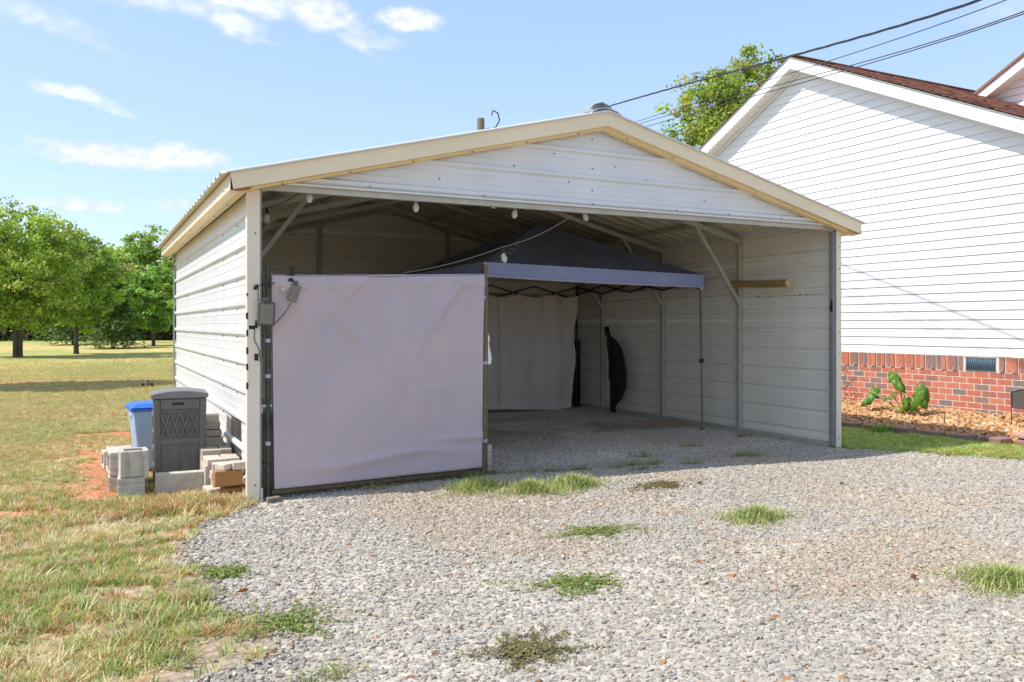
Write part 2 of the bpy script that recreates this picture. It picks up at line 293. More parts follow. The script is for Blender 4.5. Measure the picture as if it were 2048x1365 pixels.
def ground_material(name, stretch=1.):
    m = bpy.data.materials.new(name); m.use_nodes = True; N = m.node_tree.nodes; L = m.node_tree.links; b = N['Principled BSDF']; b.inputs['Roughness'].default_value = .95; b.inputs['Specular IOR Level'].default_value = .15
    at = N.new('ShaderNodeAttribute'); at.attribute_name = 'soil'; tc = N.new('ShaderNodeTexCoord')
    n1 = N.new('ShaderNodeTexNoise'); n1.inputs['Scale'].default_value = 25.; n1.inputs['Detail'].default_value = 8; L.new(tc.outputs['Object'], n1.inputs['Vector'])
    n2 = N.new('ShaderNodeTexNoise'); n2.inputs['Scale'].default_value = .9; n2.inputs['Detail'].default_value = 6; L.new(tc.outputs['Object'], n2.inputs['Vector'])
    r1 = N.new('ShaderNodeMapRange'); r1.inputs[1].default_value = .3; r1.inputs[2].default_value = .7; r1.inputs[3].default_value = .62; r1.inputs[4].default_value = 1.38; L.new(n1.outputs['Fac'], r1.inputs[0])
    r2 = N.new('ShaderNodeMapRange'); r2.inputs[1].default_value = .3; r2.inputs[2].default_value = .7; r2.inputs[3].default_value = .85; r2.inputs[4].default_value = 1.15; L.new(n2.outputs['Fac'], r2.inputs[0])
    mu = N.new('ShaderNodeMath'); mu.operation = 'MULTIPLY'; L.new(r1.outputs[0], mu.inputs[0]); L.new(r2.outputs[0], mu.inputs[1])
    hm = N.new('ShaderNodeHueSaturation'); L.new(mu.outputs[0], hm.inputs['Value']); L.new(at.outputs['Color'], hm.inputs['Color']); L.new(hm.outputs[0], b.inputs['Base Color'])
    bp = N.new('ShaderNodeBump'); bp.inputs['Strength'].default_value = .7; bp.inputs['Distance'].default_value = .012; n3 = N.new('ShaderNodeTexNoise'); n3.inputs['Scale'].default_value = 60.; n3.inputs['Detail'].default_value = 6
    L.new(tc.outputs['Object'], n3.inputs['Vector']); L.new(n3.outputs['Fac'], bp.inputs['Height']); L.new(bp.outputs[0], b.inputs['Normal'])
    return m
X, Y = GX.ravel(), GY.ravel()
c = np.array([.36,.28,.15])[None, :]*np.ones((X.size, 1))
far = sm(6, 14, Y)[:, None]
straw = np.array([.56,.43,.17]); green = np.array([.34,.38,.11])
pt = sm(.35, .68, fbm(X*.5, Y*1.3, .55, 5))[:, None]; fc = straw*(1-pt) + green*pt
c = c*(1-far) + fc*far
k = thatch(X, Y)[:, None]; c = c*(1-k) + np.array([.46,.35,.25])*k
k = clay(X, Y)[:, None]; c = c*(1-k) + np.array([.50,.21,.105])*k
k = sm(-.25, .05, gravelness(X, Y))[:, None]; c = c*(1-k) + np.array([.33,.27,.22])*k
k = (sm(8.2, 8.35, X)*sm(3.6, 3.2, Y)*sm(-3, -2.6, Y))[:, None]; c = c*(1-k) + np.array([.30,.15,.07])*k
me, used = grid_mesh('ground', GX, GY, GZ); vattr(me, 'soil', c); me.materials.append(ground_material('lawn_soil'))
link('ground', me, kind='structure')
g = gravelness(X, Y); me, used = grid_mesh('gravel_drive', GX, GY, GZ + .012*sm(0, .12, g).reshape(GX.shape) - .004, keep=(g > 0))
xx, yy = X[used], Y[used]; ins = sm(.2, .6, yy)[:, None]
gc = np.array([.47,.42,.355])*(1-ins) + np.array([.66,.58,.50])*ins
k = (ins[:, 0]*sm(.45, .6, fbm(xx, yy, 1.2, 4))*sm(.6, 2.2, yy))[:, None]; gc = gc*(1-k) + np.array([.44,.34,.26])*k
vattr(me, 'soil', gc); me.materials.append(ground_material('crushed_stone_fines')); link('gravel_drive', me, kind='structure')

# ------------------------------------------------------------------ instanced ground cover
def template(name, b, m, smooth=False):
    me = b.mesh(name, m, smooth=smooth, fix=False); return bpy.data.objects.new(name, me)
def scatter(name, pos, rot, scl, tint, idx, temps, label, category, **props):
    me = bpy.data.meshes.new(name); n = len(pos); me.vertices.add(n); me.vertices.foreach_set('co', np.asarray(pos, float).ravel())
    for nm, ty, arr, key in (('rot','FLOAT_VECTOR',rot,'vector'),('scl','FLOAT_VECTOR',scl,'vector'),('tint','FLOAT_VECTOR',tint,'vector'),('idx','INT',idx,'value')):
        a = me.attributes.new(nm, ty, 'POINT'); a.data.foreach_set(key, np.ascontiguousarray(arr).ravel().astype(np.int32 if ty == 'INT' else np.float32))
    o = link(name, me, label=label, category=category, **props)
    for t in temps[:1]:
        for m in t.data.materials: me.materials.append(m)
    coll = bpy.data.collections.new(name+'_shapes')
    for t in temps: coll.objects.link(t)
    ng = bpy.data.node_groups.new(name+'_scatter', 'GeometryNodeTree'); ng.interface.new_socket('Geometry', in_out='INPUT', socket_type='NodeSocketGeometry'); ng.interface.new_socket('Geometry', in_out='OUTPUT', socket_type='NodeSocketGeometry')
    N = ng.nodes; L = ng.links; gi = N.new('NodeGroupInput'); go = N.new('NodeGroupOutput')
    ip = N.new('GeometryNodeInstanceOnPoints'); ci = N.new('GeometryNodeCollectionInfo'); ci.inputs['Collection'].default_value = coll; ci.inputs['Separate Children'].default_value = True; ci.inputs['Reset Children'].default_value = True
    def na(nm, ty):
        a = N.new('GeometryNodeInputNamedAttribute'); a.data_type = ty; a.inputs['Name'].default_value = nm; return a.outputs['Attribute']
    m2p = N.new('GeometryNodeMeshToPoints'); L.new(gi.outputs[0], m2p.inputs[0]); L.new(m2p.outputs[0], ip.inputs['Points'])
    L.new(ci.outputs[0], ip.inputs['Instance']); ip.inputs['Pick Instance'].default_value = True
    L.new(na('idx', 'INT'), ip.inputs['Instance Index']); L.new(na('rot', 'FLOAT_VECTOR'), ip.inputs['Rotation']); L.new(na('scl', 'FLOAT_VECTOR'), ip.inputs['Scale'])
    L.new(ip.outputs[0], go.inputs[0]); md = o.modifiers.new('scatter', 'NODES'); md.node_group = ng; return o
def stone_template(i):
    bm = bmesh.new(); bmesh.ops.create_icosphere(bm, subdivisions=1, radius=1.); r = random.Random(i)
    for v in bm.verts:
        v.co *= r.uniform(.55, 1.2); v.co.z = max(-.5, min(.30, v.co.z*.62)) + v.co.x*r.uniform(-.12,.12)
        v.co.x = max(-.8, min(.85, v.co.x))
    b = B(); b.add([v.co for v in bm.verts], [tuple(v.index for v in f.verts) for f in bm.faces]); bm.free(); return template('stone_shape', b, MT['stone'])
CX, CY = -1.0923, -6.4559
def in_view(x, y, pad=.06):
    s_, c_ = math.sin(R(26.895)), math.cos(R(26.895)); a, b = x-CX, y-CY; d = a*s_+b*c_; r = a*c_-b*s_; return (d > (1.4 if pad > .1 else 2.6)) & (abs(r/d) < .6155+pad), d
def sample(n, x0, x1, y0, y1): return rng.uniform(x0, x1, n), rng.uniform(y0, y1, n)
# gravel
P_ = []
for (n, x0, x1, y0, y1) in ((400000, -1.6, 8.6, -5.0, -.2), (34000, 0, 6.2, -.2, 2.2), (6000, .1, 6.1, 2.2, 6.1)):
    x, y = sample(n, x0, x1, y0, y1); v, d = in_view(x, y, .16); g = gravelness(x, y)
    keep = v & (g > .1*rng.random(n) - .05 + .12*rng.random(n)**3*0) & (rng.random(n) < np.clip(1.25 - d*.055, .3, 1)) & (rng.random(n) < .35+.65*sm(.36,.52,fbm(x*.8, y*1.3, 1.1, 4))) ; P_.append(np.stack([x[keep], y[keep]], 1))
x, y = sample(5000, -1.6, 8, -5, 0); v, d = in_view(x, y); g = gravelness(x, y); keep = v & (g < .05) & (g > -.4) & (rng.random(5000) < np.exp(g*9)); P_.append(np.stack([x[keep], y[keep]], 1))
Pg = np.concatenate(P_); n = len(Pg); sz = .0042 + .0062*rng.random(n) + .012*rng.random(n)**4 + (rng.random(n) < .004)*.008
sz *= np.where(Pg[:, 1] > .3, .8, 1)
base = np.array([.93,.89,.825])*np.array([[.54,.50,.45],[.46,.445,.42],[.60,.55,.485],[.40,.38,.355],[.52,.455,.38],[.64,.60,.55],[.30,.285,.27]])
ti = rng.choice(7, n, p=[.26,.2,.16,.12,.14,.08,.04]); tint = base[ti]*rng.uniform(.85, 1.12, (n, 1)); om = rng.random(n) < .012; tint[om] = np.array([.42,.20,.09])*rng.uniform(.8, 1.2, (om.sum(), 1))
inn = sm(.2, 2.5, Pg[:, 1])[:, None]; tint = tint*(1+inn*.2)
kk = (sm(.52,.68,fbm(Pg[:,0],Pg[:,1],.9,4))*.55)[:, None]; tint = tint*(1-kk) + tint*np.array([1.04,.90,.76])*kk
rot = np.stack([rng.normal(0, .35, n), rng.normal(0, .35, n), rng.uniform(0, 6.28, n)], 1)
scatter('gravel_stones', np.stack([Pg[:, 0], Pg[:, 1], hz(Pg[:, 0], Pg[:, 1])+.0085+sz*.08], 1), rot, sz[:, None]*rng.uniform(.75, 1.3, (n, 3)), tint, rng.integers(0, 6, n),
        [stone_template(i) for i in range(6)], 'loose crushed grey limestone covering the drive and the carport floor', 'gravel', kind='stuff')
print('stones', n)
# grass
def tuft_template(i, nb=11, hgt=1., spread=.6, wid=.035, curl=.5):
    r = random.Random(40+i); b = B()
    for k in range(nb):
        a = r.uniform(0, 6.28); lean = r.uniform(.1, 1.)*spread; h = hgt*r.uniform(.45, 1.); w = wid*r.uniform(.7, 1.3); bx, by = r.gauss(0, .2), r.gauss(0, .2)
        dx, dy = math.cos(a), math.sin(a); px, py = -dy*w, dx*w; pts = []
        for t in (0, .5, 1): q = lean*t + curl*lean*t*t; pts.append((bx+dx*q, by+dy*q, h*(t - .3*curl*t*t)))
        vs = [(pts[0][0]-px, pts[0][1]-py, -.05), (pts[0][0]+px, pts[0][1]+py, -.05), (pts[1][0]+px*.8, pts[1][1]+py*.8, pts[1][2]), (pts[1][0]-px*.8, pts[1][1]-py*.8, pts[1][2]), pts[2]]
        b.add(vs, [(0,1,2,3), (3,2,4)])
    return template('tuft_shape', b, MT['blade'])
def grass_tint(x, y, n):
    pal = np.array([[.78,.64,.30],[.46,.50,.13],[.28,.42,.08],[.60,.33,.13],[.90,.80,.52],[.40,.50,.17]]); f = sm(.3, .7, fbm(x, y, 1.6, 4))
    f2 = sm(.42,.7,fbm(x+31, y-9, 1.1, 3)); p = np.stack([.30-.15*f, .10+.12*f, .03+.20*f, .19+.36*f2, .30-.16*f, .12+.0*f], 1); p /= p.sum(1, keepdims=True); u = rng.random(n)[:, None]
    i = (p.cumsum(1) < u).sum(1).clip(0, 5); return pal[i]*rng.uniform(.8, 1.2, (n, 1))
pos = []; scl = []
def outside(x, y): return (gravelness(x, y) < -.02) & ~((x > -.06) & (x < 6.2) & (y > -.05) & (y < 6.3)) & (x < 8.05)
for (n, x0, x1, y0, y1, s) in ((85000, -5.5, .2, -5.2, 1.2, .056), (115000, -8., .0, 1.2, 6.5, .042), (200000, -13., 2.6, 6.5, 34, .055), (50000, 6.2, 8.1, -3.4, 3.2, .042)):
    x, y = sample(n, x0, x1, y0, y1); v, d = in_view(x, y, .5); cl = clay(x, y)
    thin = np.where(y < 1.2, sm(.30, .62, fbm(x, y, 2.8, 4))*.85+.15, 1.)
    keep = v & outside(x, y) & (rng.random(n) > cl*1.05) & (rng.random(n) > thatch(x, y)*.85) & (rng.random(n) < 1.02-.95*sm(9, 33, y)**.7) & (rng.random(n) < thin); x, y = x[keep], y[keep]; k_ = keep.sum()
    ss = s*rng.uniform(.55, 1.25, k_)*(.7+.7*fbm(x, y, 1.3, 3))
    pos.append(np.stack([x, y, hz(x, y)], 1)); scl.append(ss)
# a taller unmown fringe against the blocks and along the post
x = rng.uniform(-.95, -.02, 1500); y = rng.normal(.02, .13, 1500) + .1; m_ = outside(x, y) & ~((x > -.27) & (y > .1)); x, y = x[m_], y[m_]; pos.append(np.stack([x, y, hz(x, y)], 1)); scl.append(rng.uniform(.05, .11, len(x)))
pos = np.concatenate(pos); scl = np.concatenate(scl); n = len(pos); print('tufts', n)
rot = np.stack([rng.normal(0, .12, n), rng.normal(0, .12, n), rng.uniform(0, 6.28, n)], 1); T = grass_tint(pos[:, 0], pos[:, 1], n)
gr = (pos[:, 0] > 6)[:, None]; T = np.where(gr, T*np.array([.75,1.02,.6]), T); nr = (sm(2.5, 12, pos[:, 1])*(pos[:, 0] < 3))[:, None]; T = T*(1-.75*nr) + np.array([.58,.50,.19])*.72*nr
scatter('lawn_grass', pos, rot, np.repeat(scl[:, None], 3, 1)*np.stack([np.ones(n)*1.15, np.ones(n)*1.15, rng.uniform(.7, 1.2, n)], 1), T, rng.integers(0, 6, n),
        [tuft_template(i, spread=1.0 if i < 3 else .6) for i in range(6)], 'patchy mown grass, straw yellow and green, left of the carport and beside the drive', 'grass', kind='stuff')
# ------------------------------------------------------------------ weeds growing in the gravel: each patch is a thing
def leafmesh(name, cen, nrm, size, tint, mat, aspect=1.6):
    n = len(cen); u = np.cross(nrm, rng.normal(size=(n, 3))); u /= np.linalg.norm(u, axis=1, keepdims=True)+1e-9; w = np.cross(nrm, u); s = size[:, None]
    vs = np.stack([cen-u*s*aspect/2, cen-w*s*.42+u*s*.05, cen+u*s*aspect/2, cen+w*s*.42+u*s*.05], 1).reshape(-1, 3)
    me = bpy.data.meshes.new(name); me.vertices.add(4*n); me.vertices.foreach_set('co', vs.ravel()); me.loops.add(4*n); me.loops.foreach_set('vertex_index', np.arange(4*n, dtype=np.int32))
    me.polygons.add(n); me.polygons.foreach_set('loop_start', np.arange(0, 4*n, 4, dtype=np.int32)); me.update(calc_edges=True)
    vattr(me, 'tint', np.repeat(tint, 4, 0)); me.materials.append(mat); return me
wl = ['light green grass clump nearest the curtain on the sunny gravel','light green grass clump between two others in front of the opening','broad light green grass clump in front of the middle of the carport opening',
 'low dark green creeping weed in the middle of the gravel','rounded green grass clump in the right half of the gravel','star shaped sprawling olive green weed on the gravel left of centre, with bare runners',
 'olive brown mat of creeping weed at the bottom edge of the photo','ragged green grass clump on gravel at the right edge of the photo','small round dark green creeping weed where lawn meets gravel','large dark green creeping weed mat spreading from the lawn over the gravel','dry brown mat of dead weed on gravel by the carport shade']
for (cx, cy, rx, ry, kd), lab in zip(WEEDPATCH, wl):
    z0 = float(hz(cx, cy))+.012
    if kd == 'g':
        n = int(5200*rx*ry*3.2/.6); b_v = []; b_f = []; tn = []
        for i in range(n):
            rr = min(1.25, abs(random.gauss(0, .55))+.1*random.random()); a = random.uniform(0, 6.28); wob = 1+.35*math.sin(a*3+cx*9)+.2*math.sin(a*5+cy*7); x = cx+rx*rr*wob*math.cos(a); y = cy+ry*rr*wob*math.sin(a)
            h = random.uniform(.03, .11)*max(.3, 1.15-.7*rr); l = random.uniform(.02, .09); t = random.uniform(0, 6.28); dx, dy = math.cos(t), math.sin(t); w = .0022
            z = float(z0); o = len(b_v)
            b_v += [(x-dy*w-cx, y+dx*w-cy, 0), (x+dy*w-cx, y-dx*w-cy, 0), (x+dx*l*.4+dy*w-cx, y+dy*l*.4-dx*w-cy, h*.7), (x+dx*l*.4-dy*w-cx, y+dy*l*.4+dx*w-cy, h*.7), (x+dx*l-cx, y+dy*l-cy, h)]
            b_f += [(o,o+1,o+2,o+3), (o+3,o+2,o+4)]; cc = random.choice([(.40,.48,.12),(.30,.42,.09),(.55,.54,.2),(.72,.64,.34),(.36,.44,.12)]); tn += [cc]*5
        me = bpy.data.meshes.new('grass_clump'); me.from_pydata(b_v, [], b_f); vattr(me, 'tint', np.array(tn)); me.materials.append(MT['weed'])
        link('grass_clump', me, None, (cx, cy, z0), label=lab, category='grass clump', group='weed patches in the gravel')
    else:
        nr = 62 if kd == 'w' else 75; cen = []; 
        for i in range(nr):
            a = random.uniform(0, 6.28); ln = random.uniform(.2, .9) if i % 4 else random.uniform(.9, 1.6); x0, y0 = random.gauss(0, .25)*rx, random.gauss(0, .25)*ry; bend = random.uniform(-.6, .6)
            for t in np.linspace(0, 1, 42): a2 = a+bend*t; cen.append((x0+rx*ln*t*math.cos(a2)+random.gauss(0,.006), y0+ry*ln*t*math.sin(a2)+random.gauss(0,.006), .003+random.uniform(0, .014)*(1-.5*t)))
        cen = np.array(cen); n = len(cen); nn = np.stack([rng.normal(0,.5,n), rng.normal(0,.5,n), np.ones(n)], 1); nn /= np.linalg.norm(nn, axis=1, keepdims=True)
        pal = np.array([[.27,.34,.07],[.19,.27,.05],[.36,.40,.11],[.52,.42,.19]]) if kd == 'w' else np.array([[.24,.22,.08],[.30,.24,.10],[.36,.27,.14],[.17,.20,.06]])
        me = leafmesh('creeping_weed', cen, nn, rng.uniform(.007, .013, n), pal[rng.choice(4, n, p=[.4,.28,.22,.1])], MT['weed'])
        link('creeping_weed', me, None, (cx, cy, z0), label=lab, category='weed', group='weed patches in the gravel')
tsp = [(1.72,.12),(1.9,.05),(2.05,.2),(2.3,.12),(2.6,.02),(2.9,.0),(3.2,-.08),(3.45,-.05),(3.62,-.1),(4.78,-.02),(4.9,-.08),(3.3,-.35),(3.9,-.3),(.95,-.0),(-.62,-2.2),(-.9,-2.6),(-1.3,-3.0),(-.75,-2.9),(-.3,-3.35),(-.62,-3.5),(5.85,1.1),(4.75,.75),(3.9,.4)]
ps = []
for (x, y) in tsp:
    m_ = 14; ps.append(np.stack([rng.normal(x, .06, m_), rng.normal(y, .035, m_)], 1))
ps = np.concatenate(ps); n = len(ps)
scatter('edge_grass_tufts', np.stack([ps[:,0], ps[:,1], hz(ps[:,0], ps[:,1])+.005], 1), np.stack([rng.normal(0,.2,n), rng.normal(0,.2,n), rng.uniform(0,6.28,n)], 1), np.repeat(rng.uniform(.05,.10,n)[:,None],3,1),
        np.array([[.36,.40,.12],[.55,.47,.22],[.22,.30,.07]])[rng.integers(0,3,n)], rng.integers(0, 3, n), [tuft_template(20+i, 9, 1., .9, .03, .8) for i in range(3)], 'thin wispy grass sprouting along the shade line at the carport opening', 'grass', kind='stuff')
x, y = sample(2600, -1.2, 7, -4.8, .2); v, d = in_view(x, y); keep = v & (gravelness(x, y) > .0) & (rng.random(2600) < .25+.75*sm(.5,.68,fbm(x, y, 1.4, 3))); x, y = x[keep], y[keep]; n = len(x)
b = B(); b.add([(-.5,-.02,0),(0,-.025,.12),(.5,-.005,0),(.5,.005,0),(0,.025,.12),(-.5,.02,0)], [(0,1,4,5),(1,2,3,4)])
scatter('dry_straw_litter', np.stack([x, y, hz(x, y)+.019], 1), np.stack([rng.normal(0,.15,n), rng.normal(0,.2,n), rng.uniform(0,6.28,n)], 1), rng.uniform(.03,.10,n)[:,None]*np.ones((1,3)), np.array([[.72,.55,.28],[.60,.42,.2],[.5,.34,.18]])[rng.integers(0,3,n)], np.zeros(n), [template('straw_shape', b, MT['blade'])], 'thin dry straw and grass stems littering the gravel', 'straw', kind='stuff')
# a few dead leaves lying on the gravel
for i, (x, y, lb) in enumerate([(3.3,-1.15,'curled brown leaf on gravel beside the dry weed mat'),(2.72,-3.55,'rusty brown leaf on gravel beside the right edge grass clump'),(-.42,-2.2,'orange brown dead leaf where the lawn frays into gravel'),(4.4,-1.6,'small brown leaf lying alone on the far gravel')]):
    b = B(); r = random.Random(i); s = .028; pr = []
    for k in range(10): a = k*.628; q = s*(1.2 if k % 2 else .6)*r.uniform(.8, 1.2); pr.append((q*math.cos(a), q*.6*math.sin(a), .006+.012*abs(math.sin(a))))
    b.add([(0,0,.002)]+pr, [(0,k+1,(k+1)%10+1) for k in range(10)]); obj('dead_leaf', b, MT['deadleaf'], None, (x, y, float(hz(x, y))+.02), local=True, label=lb, category='leaf', group='dead leaves on the gravel')

# ------------------------------------------------------------------ carport
W, D, ZE, ZP, SL = 6.15, 6.20, 2.42, 3.19, .25
cp = thing('carport', 'white metal carport with almond trim, open front and a low pitched roof', 'carport', (0,0,0))
def ztop(x): return ZE + SL*(min(x, W-x))
RIBZ = [.13 + .2288*k for k in range(-1, 15)]
def profile(v0, v1, ribs):
    pts = [(v0, 0.)]
    for r0 in ribs:
        for (dv, h) in ((-.030,0),(-.013,.022),(.013,.022),(.030,0),(.072,0),(.076,.003),(.080,.003),(.084,0),(.146,0),(.150,.003),(.154,.003),(.158,0)):
            v = r0+dv
            if v0 < v < v1: pts.append((v, h))
    pts.append((v1, 0.)); return sorted(pts)
def sheet(name, mapf, ribs, v0, v1, span, mats, parent, flip=False):
    """corrugated sheet: mapf(u, v, h) -> xyz; span(v) -> (u0, u1)"""
    pr = profile(v0, v1, ribs); b = B(); t = .0016
    for off, mi in ((0., 0), (-t, 1)):
        vs = []
        for v, h in pr:
            u0, u1 = span(v)
            for u in (u0, u1): vs.append(mapf(u, v, h+off))
        b.add(vs, [(2*i, 2*i+1, 2*i+3, 2*i+2) for i in range(len(pr)-1)], mi)
    n = len(pr)*2
    for e in (0, 1): b.f += [(2*i+e, 2*i+2+e, n+2*i+2+e, n+2*i+e) for i in range(len(pr)-1)]; b.m += [0]*(len(pr)-1)
    b.f += [(0,1,n+1,n), (n-2,n-1,2*n-1,2*n-2)]; b.m += [0,0]
    return obj(name, b, mats, parent, fix=False)
PB = [MT['panel'], MT['backer']]
cuts = [0.015, .701, 1.387, 2.073, 2.42]
for i in range(4):                      # side walls: horizontal sheets of three ribs
    v0, v1 = cuts[i], cuts[i+1]-.0005
    sheet('wall_panel', lambda u, v, h: (-.004-h, u, v), RIBZ, v0, v1, lambda v: (.0, D), PB, cp)
    sheet('wall_panel', lambda u, v, h: (W+.004+h, u, v), RIBZ, v0, v1, lambda v: (.0, D), PB, cp)
def gspan(v):
    if v <= ZE: return (0.0, W)
    k_ = (v-ZE)/SL; return (min(k_, W/2-.01), max(W-k_, W/2+.01))
cutb = cuts[:4] + [2.759, 3.26]
for i in range(5): sheet('wall_panel', lambda u, v, h: (u, D+.004+h, v), RIBZ, cutb[i], cutb[i+1]-.0005, lambda v: ((0., W) if v <= ZE+.078 else (min((v-ZE-.078)/SL, W/2-.01), max(W-(v-ZE-.078)/SL, W/2+.01))), PB, cp)
for v0, v1 in ((2.418, 2.6985), (2.699, 2.928), (2.9285, 3.18)):
    sheet('gable_panel', lambda u, v, h: (u, -.004-h, v), [2.452+.2288*k for k in range(4)], v0, v1, gspan, PB, cp)
b = B(); b.box((W/2, -.016, 2.409), (W-.02, .03, .016)); obj('gable_bottom_trim', b, MT['panel'], cp, bevel=.003)
# roof sheets (seven a side), ribs running from ridge to eave
OV = .20; ct, st = math.cos(math.atan(SL)), math.sin(math.atan(SL)); SLOPE_L = (W/2+OV+.05)/ct
RR = [-.12+.2288*k for k in range(30)]
def roofmap(side):
    def f(u, v, h):
        x = u*ct; z = ZP+.065 - u*st + h*ct
        return (W/2 + side*(x + h*st), v, z)
    return f
ry = [-.16 + (D+.36)*k/7 for k in range(8)]
for side in (-1, 1):
    for k in range(7): sheet('roof_panel', roofmap(side), RR, ry[k], ry[k+1]-.001, lambda v: (.0, SLOPE_L), [MT['panel'], MT['backer_roof']], cp)
# ridge cap set back behind the front rake
for prof, y0_, y1_ in (([(-.165, 3.238), (-.10, 3.274), (0, 3.296), (.10, 3.274), (.165, 3.238)], -.15, D+.18), ([(-.150, 3.275), (-.085, 3.336), (0, 3.366), (.085, 3.336), (.150, 3.275)], -.06, .16)):
    b = B()
    for i in range(4):
        (xa, za), (xb, zb) = prof[i], prof[i+1]; b.prism([(W/2+xa, y0_, za), (W/2+xb, y0_, zb), (W/2+xb, y1_, zb), (W/2+xa, y1_, za)], (0,0,-.001), (0,0,.002+i*.0001))
    obj('ridge_cap', b, MT['panel'] if y1_ > 1 else MT['galv'], cp)
# rake and eave trim
def rake(side):
    pe = (W/2 + side*(W/2+.185)); b = B(); top = lambda x: ZP+.062 - abs(x-W/2)*SL
    xa, xb = W/2, pe; nx, nz = side*st*.12, -ct*.12
    a0, b0 = Vector((xa, -.155, top(xa))), Vector((xb, -.155, top(xb))); a1, b1 = Vector((xa, -.155, top(xa)-.122)), Vector((xb-side*.02, -.155, top(xb)-.118))
    b.add([a0,b0,b1,a1, a0+Vector((0,.003,0)), b0+Vector((0,.003,0)), b1+Vector((0,.003,0)), a1+Vector((0,.003,0))], [(0,1,2,3),(7,6,5,4),(0,4,5,1),(1,5,6,2),(2,6,7,3)])
    o = obj('rake_fascia', b, MT['trim'], cp)
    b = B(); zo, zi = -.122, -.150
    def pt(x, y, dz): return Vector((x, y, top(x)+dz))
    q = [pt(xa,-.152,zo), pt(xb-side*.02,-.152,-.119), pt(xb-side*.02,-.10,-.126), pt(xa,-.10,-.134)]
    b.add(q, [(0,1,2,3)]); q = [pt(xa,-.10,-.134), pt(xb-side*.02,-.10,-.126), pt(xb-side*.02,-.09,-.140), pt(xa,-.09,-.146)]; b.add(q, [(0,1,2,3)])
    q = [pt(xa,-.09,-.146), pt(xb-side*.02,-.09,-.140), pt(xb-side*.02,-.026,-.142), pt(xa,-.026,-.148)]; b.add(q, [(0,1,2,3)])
    obj('rake_soffit', b, MT['trim_bounce'], cp, fix=False)
    b = B(); b.bar((xa, -.165, top(xa)+.006), (xb+side*.03, -.165, top(xb+side*.03)+.006), .026, .010); obj('rake_edge_flashing', b, MT['panel'], cp)
for s_ in (-1, 1): rake(s_)
for s_, xw in ((-1, 0.), (1, W)):
    xo = xw + s_*.185; zt = ZP+.06-(W/2+.185)*SL; b = B()
    b.box((xo, D/2, zt-.062), (.004, D+.30, .116)); obj('eave_fascia', b, MT['trim'], cp)
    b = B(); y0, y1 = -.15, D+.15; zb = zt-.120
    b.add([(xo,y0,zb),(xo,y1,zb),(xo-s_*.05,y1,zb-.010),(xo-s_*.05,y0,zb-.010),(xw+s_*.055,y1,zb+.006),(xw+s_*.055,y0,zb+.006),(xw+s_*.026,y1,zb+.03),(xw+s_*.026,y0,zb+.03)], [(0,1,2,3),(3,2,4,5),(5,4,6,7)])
    obj('eave_soffit', b, MT['trim_bounce'], cp, fix=False)
    b = B(); zz = zt-.004     # rib ends proud of the eave
    for k in range(29):
        yy = -.08+.2288*k
        if yy < D+.15: b.prism([(xo+s_*.064, yy-.02, zz-.010), (xo+s_*.064, yy+.02, zz-.010), (xo+s_*.064, yy+.009, zz+.020), (xo+s_*.064, yy-.009, zz+.020)], (0,0,0), (s_*.003,0,0))
    obj('rib_end_caps', b, MT['galv'], cp, kind='stuff')
# frames: bows at five stations, posts, braces, purlins, rails
for yb in (.035, 1.50, 3.05, 4.60, 6.14):
    for s_, xw in ((-1, .035), (1, W-.035)):
        b = B(); b.box((xw, yb, ZE/2-.02), (.06, .06, ZE-.08)); obj('frame_post', b, MT['galv'] if yb < 1 else MT['galvw'], cp, bevel=.004)
        b = B(); b.bar((xw, yb, ZE-.055), (W/2, yb, ZP-.045), .06, .06); obj('rafter', b, MT['galvw'], cp, bevel=.004)
        if .5 < yb < 6:
            b = B(); x1 = xw - s_*.70; b.bar((xw-s_*.01, yb-.004, 1.60), (x1, yb-.004, ZE-.07+.70*SL), .045, .06, up=(0,1,0)); obj('knee_brace', b, MT['galvw'], cp, bevel=.004)
for xx_ in (1.37, 2.32, W-2.32, W-1.37, W-.50, .5):
    b = B(); z = ztop(xx_)+.028-.012; b.box((xx_, D/2, z+.004), (.075, D-.1, .028)); obj('purlin', b, MT['galvw'], cp, bevel=.003)
for xg in (2.03, 4.12):
    b = B(); b.box((xg, D-.05, ztop(xg)/2-.03), (.06, .06, ztop(xg)-.10)); obj('end_wall_post', b, MT['galvw'], cp, bevel=.004)
for xw in (.035, W-.035): b = B(); b.box((xw, D/2, .028), (.056, D-.14, .05)); obj('base_rail', b, MT['galvw'], cp)
b = B(); b.box((W/2, D-.045, .028), (W-.14, .056, .05)); obj('base_rail', b, MT['galvw'], cp)
b = B(); b.box((W/2, .036, 2.385), (W-.14, .058, .058)); obj('header_tube', b, MT['galvw'], cp)
# corner trims
b = B(); b.box((.0, -.012, ZE/2-.01), (.096, .018, ZE-.02)); b.box((-.040, .02, ZE/2-.01), (.016, .045, ZE-.02)); obj('corner_trim', b, MT['post'], cp, bevel=.004)
b = B(); b.box((W-.005, -.012, ZE/2-.01), (.075, .018, ZE-.02)); b.box((W+.038, .02, ZE/2-.01), (.010, .045, ZE-.02)); obj('corner_trim', b, MT['post'], cp, bevel=.004)
b = B(); b.box((-.030, D+.02, ZE/2-.01), (.02, .05, ZE-.02)); obj('corner_trim', b, MT['galv'], cp)
for xw in (.004, W-.004): b = B(); b.box((xw, D/2, 2.462), (.012, D-.02, .082)); obj('eave_closure', b, MT['panel'], cp)  # strip added above the side walls to stop sun leaking under the roof
